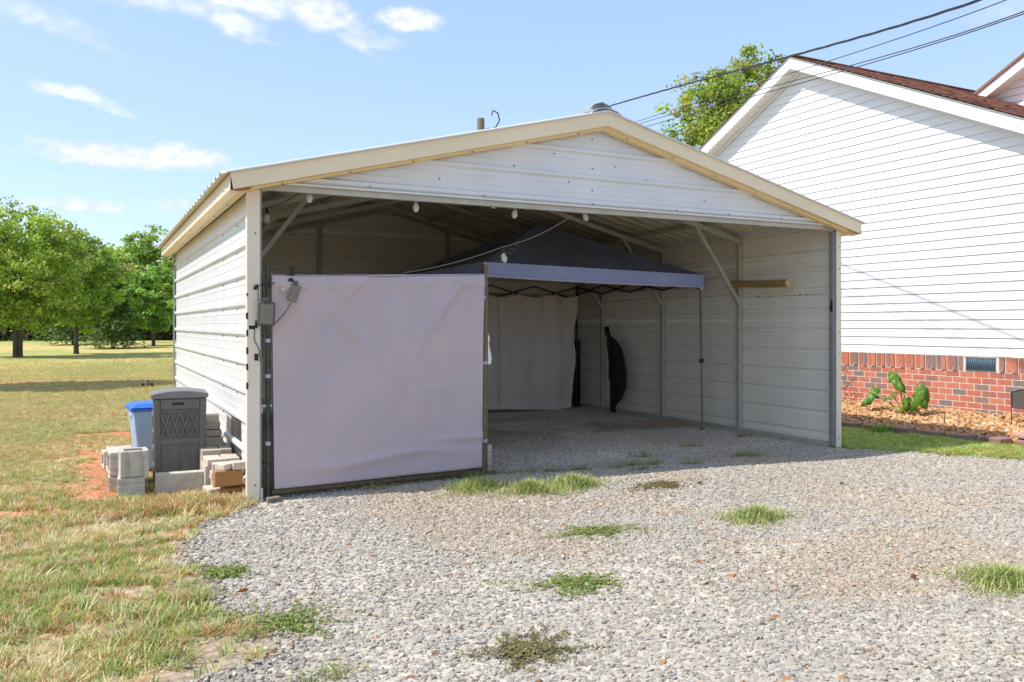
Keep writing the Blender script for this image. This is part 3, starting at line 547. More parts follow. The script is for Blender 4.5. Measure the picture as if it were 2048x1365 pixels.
# screws
b = B(); sr = .0062
def screw(p, ax):
    v = Vector(p); a = Vector(ax)*.006; b.tube([v, v+a], sr, 6)
for z in [.06+.2288*k for k in range(11)]:
    for y in (.7, 1.5, 3.05, 4.6): screw((-.005, y, z+.03), (-1,0,0))
    screw((W-.005, -.02, z*1.0+.05), (0,-1,0)) if int(z*10) % 3 == 0 else None
for z in (.13, 1.62, 2.02): screw((.012, -.02, z), (0,-1,0))
for x in (.9, 1.9, 3.0, 3.95, 4.6, 5.3): screw((x, -.024, 2.436), (0,-1,0))
for z in (2.56, 2.76, 2.9, 3.03): screw((3.0, -.008, z), (0,-1,0))
for x, z in ((2.6,2.86),(3.6,2.7),(3.9,2.9),(2.2,2.72),(4.3,2.55),(4.5,2.69),(1.5,2.55),(3.25,2.8),(2.75,2.62)): screw((x, -.008, z), (0,-1,0))
for k in range(12):
    x = .2+k*.52; screw((x, -.10, ZP+.062-abs(x-W/2)*SL-.140), (0,-.3,-1))
for y in (.6, 1.4, 2.4, 3.4, 4.6): screw((-.10, y, ZP+.06-(W/2+.185)*SL-.126), (0,0,-1))
obj('screws', b, MT['screw'], cp, kind='stuff')
# torn black tape on the left post
for (x, z, w, h) in ((-.046,1.40,.018,.05),(-.046,1.27,.018,.05),(-.01,1.315,.05,.03),(.02,1.09,.035,.055),(-.046,1.14,.018,.06),(-.046,1.02,.018,.05),(-.046,.88,.018,.055),(.02,1.34,.02,.06),(-.046,1.56,.012,.03)):
    b = B(); r = random.Random(int(z*100)); pr = [(x+sx*w/2*r.uniform(.7,1.1), -.0232, z+sz_*h/2*r.uniform(.75,1.1)) for sx, sz_ in ((-1,-1),(0,-1.1),(1,-1),(1,0),(1,1),(.2,.9),(-1,1))]; b.prism(pr, (0,0,0), (0,.0015,0)); obj('tape_patch', b, MT['tape'], cp)
b = B(); r = random.Random(5); pr = [(W-.058, .034+sx*.025*r.uniform(.5,1), 1.55+sz_*.08*r.uniform(.6,1)) for sx, sz_ in ((-1,-1),(0,-1),(1,-.6),(.6,.5),(0,1),(-.8,.7))]; b.prism([(W-.067, p[1], p[2]) for p in pr], (0,0,0), (.0012,0,0)); obj('tape_patch', b, MT['tape'], cp)
# bare metal patch low on the left wall, the rib crossing it
b = B(); b.add([(-.007,.52,.40),(-.007,1.02,.43),(-.007,1.05,.06),(-.007,.50,.04)], [(0,1,2,3)]); b.prism([(-.0065,.52,.40),(-.0065,1.02,.43),(-.0065,1.02,.395),(-.0065,.50,.395)], (-.0012,0,0), (0,0,0)); 
b = B(); b.prism([(0,.52,.60),(0,1.02,.61),(0,1.05,.39),(0,.50,.39)], (-.0075,0,0), (-.0062,0,0)); b.prism([(0,.50,.325),(0,1.05,.325),(0,1.04,.10),(0,.48,.09)], (-.0075,0,0), (-.0062,0,0)); obj('repair_sheet', b, MT['mirror'], cp)
# dead wasp-nest stain strip on the inside of the right wall
b = B(); r = random.Random(9)
for k in range(26):
    y = .18+k*.055+r.uniform(0,.02); h = r.uniform(.004,.018); b.prism([(0,y,1.672),(0,y+r.uniform(.02,.05),1.672),(0,y+.03,1.672+h),(0,y+.004,1.672+h*.6)], (W-.004+.0048,0,0), (W-.0035,0,0))
obj('rust_stain_flakes', b, MT['rust'], cp, kind='stuff')

# ------------------------------------------------------------------ white house on the right
XH = 9.2; YP, ZPK, HS, HW = 3.47, 5.50, .485, 4.6      # gable peak of wall, roof slope, half width
hs = thing('house', 'white vinyl sided house with red brick base and brown shingle roof', 'house', (XH, 2.5, .1))
def rk(z): return (ZPK-.02-z)/HS
SB = .925; k = 0; z = SB
b = B(); b.prism([(XH+.02, YP-HW, SB), (XH+.02, YP+HW, SB), (XH+.02, YP+HW, ZPK-HW*HS-.02), (XH+.02, YP, ZPK-.02), (XH+.02, YP-HW, ZPK-HW*HS-.02)], (0,0,0), (.15,0,0)); obj('wall_core', b, MT['siding'], hs)
while z < ZPK-.05:
    z1 = min(z+.1203, ZPK-.03); a0, a1 = min(rk(z), HW), min(rk(z1), HW)
    b = B(); x0, x1 = XH-.001, XH+.013; z += .002
    b.add([(x0,YP-a0,z),(x0,YP+a0,z),(x1,YP+a1,z1),(x1,YP-a1,z1), (XH+.018,YP-a0,z),(XH+.018,YP+a0,z),(XH+.018,YP+a1,z1),(XH+.018,YP-a1,z1)], [(0,1,2,3),(1,0,4,5),(2,6,7,3),(0,3,7,4),(2,1,5,6)])
    # little shadow groove under the lap: the butt edge of each board is real and open
    obj('siding_board', b, MT['siding'], hs); z += .1183; k += 1
# rake boards, soffit strips, roof
OVH = .24
def rakeH(x, yp, zp, s_, L_, slope, name='rake_board'):
    b = B(); p0 = Vector((x, yp, zp)); p1 = Vector((x, yp+s_*L_, zp-L_*slope)); b.prism([p0, p1, p1-Vector((0,0,.165)), p0-Vector((0,0,.165))], (0,0,0), (.022,0,0)); obj(name, b, MT['whitetrim'], hs)
for s_ in (-1, 1):
    rakeH(XH-OVH, YP, ZPK+.13, s_, HW+.35, HS)
    b = B(); n_ = int((HW+.35)/.12)
    for i in range(n_):
        y0 = YP+s_*i*.12; y1 = YP+s_*(i+1)*.12-s_*.006; zz = lambda y: ZPK-.035-abs(y-YP)*HS
        b.prism([(XH-OVH+.02,y0,zz(y0)),(XH+.02,y0,zz(y0)),(XH+.02,y1,zz(y1)),(XH-OVH+.02,y1,zz(y1))], (0,0,0), (0,0,.006))
    obj('soffit_panel', b, MT['soffit'], hs)
    b = B(); zz = lambda y, d: ZPK-.036-abs(y-YP)*HS-d; ye = YP+s_*(HW+.3); b.prism([(XH-.03,YP,zz(YP,0)),(XH-.03,ye,zz(ye,0)),(XH-.03,ye,zz(ye,.05)),(XH-.03,YP,zz(YP,.05))], (0,0,0), (.025,0,0)); obj('frieze_trim', b, MT['soffit'], hs)
    b = B(); zt = lambda y, d=0.: ZPK+.135-abs(y-YP)*HS+d; ye = YP+s_*(HW+.4); b.prism([(XH-OVH-.01,YP,zt(YP)),(XH+9,YP,zt(YP)),(XH+9,ye,zt(ye)),(XH-OVH-.01,ye,zt(ye))], (0,0,0), (0,0,.02)); obj('roof_deck', b, MT['galv'], hs)
def shingles(name, x0, x1, ypk, zpk, s_, L_, slope, seed):
    r = random.Random(seed); vs = []; fs = []; tn = []; n = math.hypot(1, slope); cy, sz_ = 1/n, slope/n; rows = int(L_*n/.135)
    for j in range(rows):
        a = j*.135; x = x0 - r.uniform(0, .3)
        while x < x1:
            w = r.uniform(.12, .30); th = .006+r.choice([0, .007]); xa, xb = max(x, x0), min(x+w-.004, x1); x += w
            if xb-xa < .02: continue
            def P(xq, t, h): return (xq, ypk + s_*(t*cy + h*sz_), zpk - t*sz_ + h*cy)
            o = len(vs); e = a+.135+r.uniform(0,.004)
            vs += [P(xa,a,.004),P(xb,a,.004),P(xb,e,th+.006),P(xa,e,th+.006),P(xb,e,0),P(xa,e,0)]; fs += [(o,o+1,o+2,o+3),(o+3,o+2,o+4,o+5)]
            q = r.uniform(.7,1.3); q2 = r.uniform(.9,1.1); tn += [(q, q*q2, q*q2)]*6
    me = bpy.data.meshes.new(name); org = Vector(hs.location); me.from_pydata([tuple(Vector(v)-org) for v in vs], [], fs)
    a_ = me.color_attributes.new('tint', 'FLOAT_COLOR', 'POINT'); a_.data.foreach_set('color', np.array([(*t, 1) for t in tn]).ravel()); me.materials.append(MT['shingle']); link(name, me, hs, kind='stuff')
shingles('roof_shingles', XH-OVH-.02, XH+5.5, YP, ZPK+.162, -1, HW+.42, HS, 1)
shingles('roof_shingles', XH-OVH-.02, XH+5.5, YP, ZPK+.162, 1, HW+.42, HS, 2)
b = B(); b.bar((XH-OVH-.02, YP, ZPK+.168), (XH+5.5, YP, ZPK+.168), .16, .012); me = obj('ridge_shingles', b, MT['shingle'], hs).data; vattr(me, 'tint', np.full((len(me.vertices), 3), 1.0))
# taller cross gable behind
X2, Y2, Z2 = 12.62, .4, 6.42; b = B(); w2 = 2.6
b.prism([(X2+.25, Y2-w2, 1.2), (X2+.25, Y2+w2, 1.2), (X2+.25, Y2+w2, Z2-w2*.52), (X2+.25, Y2, Z2), (X2+.25, Y2-w2, Z2-w2*.52)], (0,0,0), (4,0,0)); obj('upper_wall', b, MT['siding'], hs)
for i in range(22):
    z = 3.9+i*.1203; a0, a1 = (Z2-z)/.52, (Z2-z-.1203)/.52
    if a1 < .02: break
    b = B(); b.add([(X2+.225,Y2-a0,z),(X2+.225,Y2+a0,z),(X2+.24,Y2+a1,z+.12),(X2+.24,Y2-a1,z+.12)], [(0,1,2,3)]); obj('siding_board', b, MT['siding'], hs, fix=False)
for s_ in (-1, 1):
    rakeH(X2-.05, Y2, Z2+.11, s_, w2+.2, .52)
    b = B(); ye = Y2+s_*(w2+.2); z_ = lambda y: Z2-.03-abs(y-Y2)*.52; b.prism([(X2-.03,Y2,z_(Y2)),(X2+.26,Y2,z_(Y2)),(X2+.26,ye,z_(ye)),(X2-.03,ye,z_(ye))], (0,0,0), (0,0,.01)); obj('soffit_panel', b, MT['soffit'], hs)
    b = B(); z_ = lambda y: Z2+.115-abs(y-Y2)*.52; b.prism([(X2-.08,Y2,z_(Y2)),(X2+4,Y2,z_(Y2)),(X2+4,ye,z_(ye)),(X2-.08,ye,z_(ye))], (0,0,0), (0,0,.05)); me = obj('roof_slope', b, MT['shingle'], hs).data; vattr(me, 'tint', np.full((len(me.vertices), 3), .6))
# brick base
XB = XH-.008; b = B(); b.box((XB+.0735, YP, .46), (.15, 2*HW, .92)); obj('mortar_wall', b, MT['mortar'], hs)
bl, bh_, bp = .190, .0690, .081
brick_me = {}
def brickmesh(d, i, seed):
    key = (d, i, seed)
    if key not in brick_me:
        r = random.Random(seed*31+i); b = B(); b.box((0,0,0), d); b.v = [tuple(c_+r.uniform(-.0012,.0012) for c_ in v) for v in b.v]; brick_me[key] = b.mesh('brick', BRK[i])
    return brick_me[key]
def put_brick(y, z, d, proud=0.): 
    i = random.choices(range(6), [5,4,5,4,3,2])[0]; o = link('brick', brickmesh(d, i, random.randint(0,2)), hs, Vector((XB+.03-proud, y, z))-hs.location); return o
rest = B()
YA, YBk = -.42, 2.75
nso = int(2*HW/.0805)
for i in range(nso):
    y = YP-HW+.04+i*.0805
    if .19 < y < .62: continue
    if YA < y < YBk: put_brick(y, .826, (.07, .066, .184), .014 if i % 2 else 0.)
    else: rest.box((XB+.03-(.014 if i % 2 else 0), y, .826), (.07, .066, .184))
for j in range(9):
    z = .826-.093-.010-bh_/2-j*bp
    for i in range(int(2*HW/.2032)):
        y = YP-HW+.10+i*.2032+(.1016 if j % 2 else 0)
        if YA < y < YBk and j < 8: put_brick(y, z, (.07, bl, bh_))
        else: rest.box((XB+.03, y, z), (.07, bl, bh_))
obj('far_bricks', rest, BRK[0], hs, kind='stuff')
vt = B(); vt.box((XB-.002, .405, .905), (.02, .41, .016)); vt.box((XB-.002, .405, .745), (.02, .41, .016)); vt.box((XB+.004, .405, .826), (.02, .408, .16))
vo = obj('foundation_vent', vt, MT['vent'], hs)
b = B()
for i in range(13): b.tube([(XB-.008, .222+i*.0305, .752), (XB-.008, .222+i*.0305, .898)], .0085, 8)
b2 = obj('louvre', b, MT['vent'], vo, smooth=True)

# ------------------------------------------------------------------ mulch bed, edging, plant, plaque
x, y = sample(9000, 8.0, 9.16, -2.2, 3.4); v, d = in_view(x, y, .05); edge = 7.78+.22*sm(.3,1.6,y); keep = v & (x > edge+.05); x, y = x[keep], y[keep]; n = len(x)
def chip_template(i):
    r = random.Random(60+i); b = B(); b.box((0,0,0), (1., .55, .28)); b.v = [(a+r.uniform(-.18,.18), c_+r.uniform(-.15,.15), d_+r.uniform(-.08,.08)) for a, c_, d_ in b.v]; return template('chip_shape', b, MT['chip'])
cp_ = np.array([[.62,.34,.15],[.70,.45,.23],[.50,.26,.11],[.78,.58,.36],[.34,.18,.09],[.62,.56,.48]])
scatter('mulch_chips', np.stack([x, y, hz(x, y)+.012+rng.random(n)*.02], 1), np.stack([rng.normal(0,.4,n), rng.normal(0,.4,n), rng.uniform(0,6.28,n)], 1), (rng.uniform(.03,.075,n))[:, None]*np.ones((1,3)), cp_[rng.choice(6, n, p=[.3,.26,.18,.1,.12,.04])], rng.integers(0,4,n), [chip_template(i) for i in range(4)],
        'orange brown wood chip mulch in the bed along the brick base', 'mulch', kind='stuff')
ed = [(7.72,1.55,1.2),(7.68,1.18,1.35),(7.74,.82,1.45),(7.80,.48,1.5),(7.83,.12,1.55),(7.87,-.24,1.5),(7.94,-.60,1.45),(8.02,-.95,1.4),(7.70,1.93,1.5)]
el_ = ['third edging block from the carport post, half hidden in mulch litter','second edging block from the carport post, tilted','edging block left of the green tuft','edging block just behind the green grass tuft','edging block below the elephant ear plant, right of the tuft','wide edging block in shade midway along the bed','edging block with mulch spilling on its left end','rightmost edging block, by the pink stepping stone','edging block nearest the carport post, partly hidden by it']
for (x, y, a), lb in zip(ed, el_):
    b = B(); w, l, h = .14, .155, .085; z = float(hz(x, y))
    pr = [(-l,-w*.55),(-l*.6,-w*.8),(l*.6,-w*.8),(l,-w*.55),(l*.86,w*.6),(-l*.86,w*.6)]; b.prism([(p, q, 0) for p, q in pr], (0,0,-.02), (0,0,h-random.uniform(0,.015)))
    o = obj('edging_block', b, MT['edger'], None, (x, y, z), local=True, bevel=.012, label='scalloped mauve concrete '+lb, category='edging block', group='edging blocks round the mulch bed'); o.rotation_euler = (random.uniform(-.05,.05), random.uniform(-.05,.05), a)
b = B(); b.prism([(-.3,-.25,0),(.25,-.3,0),(.35,.1,0),(.2,.3,0),(-.25,.22,0)], (0,0,0), (0,0,.05)); obj('stepping_stone', b, nmat('pink_flagstone', (.5,.3,.25), (.42,.25,.2), 9., .9, bump=.4), None, (8.25,-.98,.09), local=True, bevel=.012, label='flat pink flagstone at the end of the mulch bed by the plaque stake', category='stepping stone')
# stray grass tuft in front of edging handled as a clump thing
ps = np.stack([rng.normal(7.62,.05,40), rng.normal(.62,.05,40)], 1)
scatter('grass_tuft', np.stack([ps[:,0], ps[:,1], hz(ps[:,0], ps[:,1])], 1), np.stack([rng.normal(0,.15,40), rng.normal(0,.15,40), rng.uniform(0,6.28,40)], 1), np.repeat(rng.uniform(.10,.17,40)[:,None],3,1), np.tile(np.array([[.20,.36,.05]]),(40,1)), rng.integers(0,2,40), [tuft_template(30+i, 8, 1., .35, .03, .3) for i in range(2)], 'bright green grass tuft growing against the edging blocks', 'grass clump')
ee = thing('elephant_ear_plant', 'green elephant ear plant with ruffled leaves in front of the brick base', 'plant', (8.62, 1.10, .13))
def ear(name, base, tip, face, size, fold=.25, seed=0):
    r = random.Random(seed); b = B(); p0, p1 = Vector(base), Vector(tip); mid = (p0+p1)/2 + Vector((0,0,(p1-p0).length*.18))
    pts = [p0*(1-t)**2 + mid*2*t*(1-t) + p1*t*t for t in np.linspace(0, 1, 7)]; b.tube(pts, [.014,.012,.010,.009,.008,.007,.005], 6); obj('stalk', b, MT['stalk'], ee, local=True, smooth=True)
    b = B(); nrm = Vector(face).normalized(); up = Vector((0,0,-1)); up = (up - nrm*up.dot(nrm)).normalized(); sd = nrm.cross(up); K = 22; vs = [p1]
    for ring in (.5, 1.):
        for k_ in range(K):
            a = 2*math.pi*k_/K; rr = size*ring*(.80 + .50*max(0, math.cos(a))**6 + .10*math.cos(a) + .16*math.sin(a/2)**8 + (-.45 if abs(a-math.pi) < .3 else 0))*(1+.07*math.sin(a*9+seed)*ring)
            q = p1 + up*rr*math.cos(a)*1.2 + sd*rr*math.sin(a)*.80 + nrm*(-fold*abs(math.sin(a))*rr*1.1 + .018*ring*math.sin(a*7+seed)); vs.append(q)
    fs = [(0,1+k_,1+(k_+1)%K) for k_ in range(K)] + [(1+k_,1+K+k_,1+K+(k_+1)%K,1+(k_+1)%K) for k_ in range(K)]; b.add(vs, fs); o = obj('leaf', b, MT['plant'], ee, local=True, smooth=True, fix=False)
    md = o.modifiers.new('thick', 'SOLIDIFY'); md.thickness = .0015
ear('leaf', (-.02,.02,0), (-.05,.50,.27), (-.6,.1,.5), .145, .6, 1)
ear('leaf', (0,0,0), (-.02,.08,.50), (-.2,-.75,.6), .150, .5, 2)
ear('leaf', (.01,-.01,0), (-.03,-.20,.33), (-.75,.25,.25), .165, .5, 3)
ear('leaf', (.01,-.01,0), (.0,-.30,.30), (-.6,-.75,.2), .12, .35, 6)
ear('leaf', (0,.02,0), (-.06,.14,.27), (-.4,.4,.7), .085, .5, 4)
ear('leaf', (0,-.03,0), (-.05,-.07,.20), (-.8,-.3,.2), .085, .6, 5)
pl = thing('garden_plaque', 'dark grey garden plaque on a thin metal stake before the brick base, at right edge', 'plaque', (8.72,-.31,.13), R(-8))
b = B(); b.prism([(0,.02,.24),(0,.0,.215),(0,-.30,.205),(0,-.30,.43),(0,-.13,.45),(0,-.02,.415),(0,.025,.405)], (-.008,0,0), (.008,0,0)); obj('plate', b, MT['greyboxd'], pl, local=True, bevel=.004)
b = B(); b.tube([(-.012,.005,-.04), (-.012,.005,.40)], .006, 8); obj('stake', b, MT['blacksteel'], pl, local=True)
b = B(); b.bar((-.012,.02,.415), (-.012,-.13,.458), .014, .018); obj('top_rail', b, MT['tentleg'], pl, local=True)
b = B(); b.tube([(8.3,.28,.12),(8.31,.28,.26)], .007, 6); obj('bed_stub', b, MT['bark'], None, (8.3,.28,.12), label='short dark twig stub in the mulch right of the elephant ear plant', category='stub')
sh = thing('low_shrub', 'reddish brown low shrub at the wall behind the carport post', 'shrub', (8.75,2.62,.16))
n = 500; cen = rng.normal(size=(n,3))*np.array([.16,.16,.2])+np.array([0,0,.35]); nn = rng.normal(size=(n,3)); nn /= np.linalg.norm(nn,axis=1,keepdims=True)
link('foliage', leafmesh('foliage', cen, nn, rng.uniform(.015,.03,n), np.array([[.28,.10,.05],[.34,.16,.06],[.20,.10,.05]])[rng.integers(0,3,n)], MT['weed']), sh)
b = B(); b.tube([(0,0,-.02),(.02,.01,.3)], [.012,.006], 6); b.tube([(0,0,0),(-.08,.05,.36)], [.008,.004], 6); obj('stem', b, MT['bark'], sh, local=True)

# ------------------------------------------------------------------ canopy tent under the roof
TX0, TX1, TY0, TY1 = 2.75, 5.82, 1.82, 4.88; zc = {(0,0): 2.025, (1,0): 1.965, (0,1): 2.01, (1,1): 1.985}
tn_ = thing('canopy_tent', 'navy blue pop up canopy tent standing inside the carport', 'tent', (4.28, 3.35, 0))
co_ = lambda i, j: Vector(((TX0, TX1)[i], (TY0, TY1)[j], zc[(i, j)]))
apex = Vector(((TX0+TX1)/2, (TY0+TY1)/2, 2.70)); seq = [(0,0),(1,0),(1,1),(0,1)]
for s_ in range(4):
    A_, C_ = co_(*seq[s_]), co_(*seq[(s_+1) % 4]); b = B(); n = 10; rows = []
    for j in range(n+1):
        t = j/n; a = A_.lerp(apex, t); c2 = C_.lerp(apex, t); row = []
        for i in range(n+1):
            u = i/n; p = a.lerp(c2, u); p.z -= .07*math.sin(math.pi*t)**1.2*(1-.0*u)*math.sin(math.pi*min(max(u,.001),.999))**.5 + .012*math.sin(math.pi*t); row.append(p)
        rows.append(row)
    vs = [p for row in rows for p in row]; m_ = n+1; fs = [(j*m_+i, j*m_+i+1, (j+1)*m_+i+1, (j+1)*m_+i) for j in range(n) for i in range(n)]
    b.add(vs, fs, 0); b.add([p-Vector((0,0,.003)) for p in vs], [f[::-1] for f in fs], 1); obj('canopy_panel', b, [MT['navy'], MT['silver']], tn_, smooth=True, fix=False)
    b = B(); n = 24; d = (C_-A_).normalized(); out = Vector((d.y, -d.x, 0)); vs = []
    for lv in range(5):
        for i in range(n+1):
            u = i/n; p = A_.lerp(C_, u); wv = .006*math.sin(u*23+s_)*lv/4+.004*math.sin(u*47)*lv/4; p = p + out*(.012+wv) + Vector((0,0,-.158*lv/4 - (.012*math.sin(math.pi*u) if lv else 0))); vs.append(p)
    m_ = n+1; fs = [(l*m_+i, (l+1)*m_+i, (l+1)*m_+i+1, l*m_+i+1) for l in range(4) for i in range(n)]; b.add(vs, fs, 0); b.add([p-out*.002 for p in vs], [f[::-1] for f in fs], 1)
    o = obj('valance', b, [MT['navy_lit'], MT['silver']], tn_, smooth=True, fix=False)
    b = B(); b.tube([vs[4*m_+i] + out*.001 for i in range(m_)], .0035, 5); b.tube([vs[4*m_+i] + out*.002 + Vector((0,0,.033)) for i in range(m_)], .0016, 4, mi=1); obj('hem_piping', b, [MT['piping'], MT['navy']], o)
legp = {(0,0): (TX0+.03,TY0+.03), (1,0): (TX1-.03,TY0+.03), (1,1): (TX1-.03,TY1-.03), (0,1): (TX0+.03,TY1-.03)}
for (i, j), (x, y) in legp.items():
    bx, by = (x+.075, y+.05) if (i, j) == (1,0) else (x, y); z = zc[(i,j)]-.03; b = B(); b.bar((bx, by, .01), (x+(bx-x)*.5, y+(by-y)*.5, .98), .017); b.bar((x+(bx-x)*.55, y+(by-y)*.55, .85), (x, y, z), .022)
    lg = obj('leg', b, MT['tentleg'] if j == 0 else MT['blacksteel'], tn_)
    b = B(); b.box((bx, by, .012), (.06,.06,.008)); obj('foot', b, MT['blacksteel'], lg)
    b = B(); b.box((x+(bx-x)*.55, y+(by-y)*.55, .88), (.04,.04,.05)); b.tube([(x-.03+(bx-x)*.55, y+(by-y)*.55, .89),(x+.035+(bx-x)*.55, y+(by-y)*.55, .90)], .007, 6, mi=1); obj('slide_lock', b, [MT['blacksteel'], nmat('red_lock', (.5,.06,.05), None, 5, .5)] if (i,j)==(1,0) else [MT['blacksteel']]*2, lg)
    b = B(); b.box((x+.0, y-.018 if j == 0 else y+.018, z-.135), (.035,.02,.045)); obj('corner_cap', b, MT['piping'], lg)
for s_ in range(4):
    p, q = legp[seq[s_]], legp[seq[(s_+1) % 4]]; zt_ = 1.93; zb_ = 1.89 if s_ == 0 else (1.80 if s_ == 1 else 1.73)
    for k_ in range(4):
        a = (p[0]+(q[0]-p[0])*k_/4, p[1]+(q[1]-p[1])*k_/4); c2 = (p[0]+(q[0]-p[0])*(k_+1)/4, p[1]+(q[1]-p[1])*(k_+1)/4)
        za, zb2 = (zt_, zb_) if k_ % 2 == 0 else (zb_, zt_)
        b = B(); b.bar((*a, za), (*c2, zb2), .012, .022); obj('truss_bar', b, MT['blacksteel'], tn_); b = B(); b.bar((a[0], a[1]+.016, zt_+zb_-za), (c2[0], c2[1]+.016, zt_+zb_-zb2), .012, .022); obj('truss_bar', b, MT['blacksteel'], tn_)
# sheet hung on the back of the tent
def cloth(fn, nu, nv, name, mats, thick=.003, **kw):
    b = B(); vs = [Vector(fn(i/nu, j/nv)) for j in range(nv+1) for i in range(nu+1)]; m_ = nu+1; b.add(vs, [(j*m_+i, j*m_+i+1, (j+1)*m_+i+1, (j+1)*m_+i) for j in range(nv) for i in range(nu)])
    o = obj(name, b, mats, smooth=True, fix=False, **kw); md = o.modifiers.new('thick', 'SOLIDIFY'); md.thickness = thick; return o
bs = thing('hanging_sheet', 'beige bed sheet hung as a backdrop across the rear of the canopy tent', 'sheet', (4.3, 4.80, 0))
pins = [.0,.17,.40,.62,.84,1.]
def sheetf(u, v):
    x0, x1 = 3.0, 5.76; top = 1.79 + .01*math.cos(u*30); near = min(abs(u-p) for p in pins); sag = .045*min(near/.10, 1)**1.3*0.55
    bot = .045 + .03*math.sin(u*5.) + .05*max(0, u-.93)*6; z = (top-sag)*(1-v) + bot*v; w = math.sin(math.pi*min(v*1.1,1)**.8)
    fold = .030*math.sin(u*31+v*1.8+2*math.sin(v*2.5)) * (.4+.6*v) + .020*math.sin(u*57-v*4.)*(1-v)**1.2 + .04*math.exp(-((v-.93)/.06)**2)
    for p in pins: fold -= .045*math.exp(-((u-p-.10*v*(1 if p < .5 else -1))/.028)**2)*(1-v)**1.5*1.2
    x = x0 + (x1-x0)*u - .03*math.sin(math.pi*v)*u + (.02*math.sin(v*14)*u**8) - .10*v**6*u**6
    return (x, 4.80 + fold, z)
cloth(sheetf, 150, 70, 'sheet', MT['sheet'], parent=bs)
b = B(); b.bar((4.385, 4.755, 1.76), (4.40, 4.72, .05), .012, .006, up=(0,1,0)); obj('seam', b, MT['sheet'], bs)
for p in (.40,.62,.86): b = B(); x = 3.0+2.76*p; b.box((x, 4.765, 1.765), (.03, .008, .11)); obj('pin_tab', b, MT['silver'], bs, bevel=.002)

# ------------------------------------------------------------------ mauve screen gate in front of the left bay
sg = thing('fabric_screen', 'mauve fabric screen stretched between metal poles across the left of the opening', 'screen', (1.0, .05, 0))
def scr(u, v):
    xt = .135 + u*(1.955-.135); xb = .155 + u*(1.935-.155); x = xt*(1-v)+xb*v; zt_ = 1.703+.061*u - .004*math.sin(math.pi*u); zb_ = .085+.014*u
    z = zt_*(1-v)+zb_*v; y = .0+.10*u
    wr = .010*math.sin(u*9+v*6)*math.sin(math.pi*u)*.8 + .007*math.sin(u*21-v*9)*max(0, 1-v*2.2) + .012*math.exp(-((v-.90-.02*math.sin(u*7))/.025)**2)*math.sin(math.pi*u) + .010*math.exp(-((v-.835)/.02)**2)*max(0, u-.35)*1.4
    wr += .018*math.exp(-(((u-.30)+(v-.13)*.9)/.03)**2)*max(0, .3-v)*2.4 - .012*math.exp(-(((u-.36)+(v-.1)*.8)/.03)**2)*max(0, .35-v)*2 + .014*math.exp(-(((u-.12)-(v-.1)*1.2)/.03)**2)*max(0, .3-v)*2
    for (u0, v0, sl, wd, am, ln) in ((.05,.02,-.55,.035,.016,.45),(.10,.0,-.9,.03,.014,.5),(.86,.03,.6,.03,.012,.4),(.93,.0,.9,.028,.012,.35),(.30,.02,-.25,.05,.010,.5),(.62,.05,.15,.05,.008,.5),(.75,.55,.5,.09,.010,.5),(.25,.5,-.4,.10,.010,.6)):
        dd = (u-u0) + (v-v0)*sl; wr += am*math.exp(-(dd/wd)**2)*math.exp(-((v-v0)/ln)**2)*(1 if v > v0 else .4)
    wr += .008*math.exp(-((v-.045)/.012)**2)
    return (x, y-.012-wr*1.6, z)
cloth(scr, 120, 100, 'fabric', MT['screen'], parent=sg)
b = B(); b.prism([(.135,-.022,1.705),(1.955,.078,1.766),(1.955,.078,1.70),(.135,-.022,1.638)], (0,-.002,0), (0,.0,0)); 
b = B(); b.tube([(.135,-.004,1.708),(1.0,.045,1.735),(1.955,.092,1.770)], .006, 6); obj('top_wire', b, MT['clip'], sg)
def pole(pts, r, m, **kw): b = B(); b.tube(pts, r, 10); return obj('pole', b, m, sg, smooth=False, **kw)
pole([(.112,.01,.0),(.108,.01,1.80)], .017, MT['poledark']); pole([(.075,.075,.02),(.072,.075,1.70)], .013, MT['poledark'])
p3 = pole([(1.965,.13,-.0),(1.985,.12,1.86)], .021, MT['polebrown']); pole([(2.01,.16,.0),(2.01,.15,1.84)], .013, MT['polebrown'])
for z in (1.20,.93,.42): b = B(); b.tube([(.112,.01,z),(.112,.01,z+.028)], .021, 10); obj('strap', b, MT['clip'], sg)
for z in (1.56,.99,.31): b = B(); b.tube([(1.975,.125,z),(1.975,.125,z+.026)], .026, 10); obj('strap', b, MT['clip'], sg)
b = B(); b.box((.062,.03,.60), (.02,.02,1.15)); b.box((.072,.02,.93),(.05,.012,.30)); obj('hinge_channel', b, MT['polebrown'], sg)
b = B(); b.box((.09,.012,.72), (.10,.02,.018)); b.box((.06,.008,.69),(.02,.025,.05)); obj('latch', b, MT['galvw'], sg)
b = B(); b.bar((.14,.05,.055),(1.93,.15,.065),.03,.028); obj('bottom_rail', b, MT['polebrown'], sg)
for (x, y, lb) in ((.155,-.10,'small grey wood offcut under the screen, right hand of a pair'),(.105,-.115,'small grey wood offcut under the screen, next to the pole foot')):
    b = B(); b.box((0,0,.02),(.045,.07,.04)); obj('wood_offcut', b, MT['wood'], None, (x,y,float(hz(x,y))+.005), local=True, bevel=.003, label=lb, category='offcut', group='offcuts under the screen')
b = B(); b.tube([(.055,-.06,.0),(.058,-.045,.11)], .009, 8); obj('pipe_stub', b, MT['galv'], None, (.055,-.06,0), label='short grey pipe stub at the foot of the left carport post', category='pipe')
b = B(); b.prism([(2.015,.16,1.28),(2.045,.16,1.22),(2.035,.16,1.17),(2.06,.16,1.05),(2.055,.16,.99),(2.02,.16,.98)], (0,-.006,0), (0,.006,0)); obj('plastic_scrap', b, MT['white'], None, (2.03,.16,1.1), bevel=.004, label='torn white plastic strip caught behind the brown screen pole', category='plastic strip')
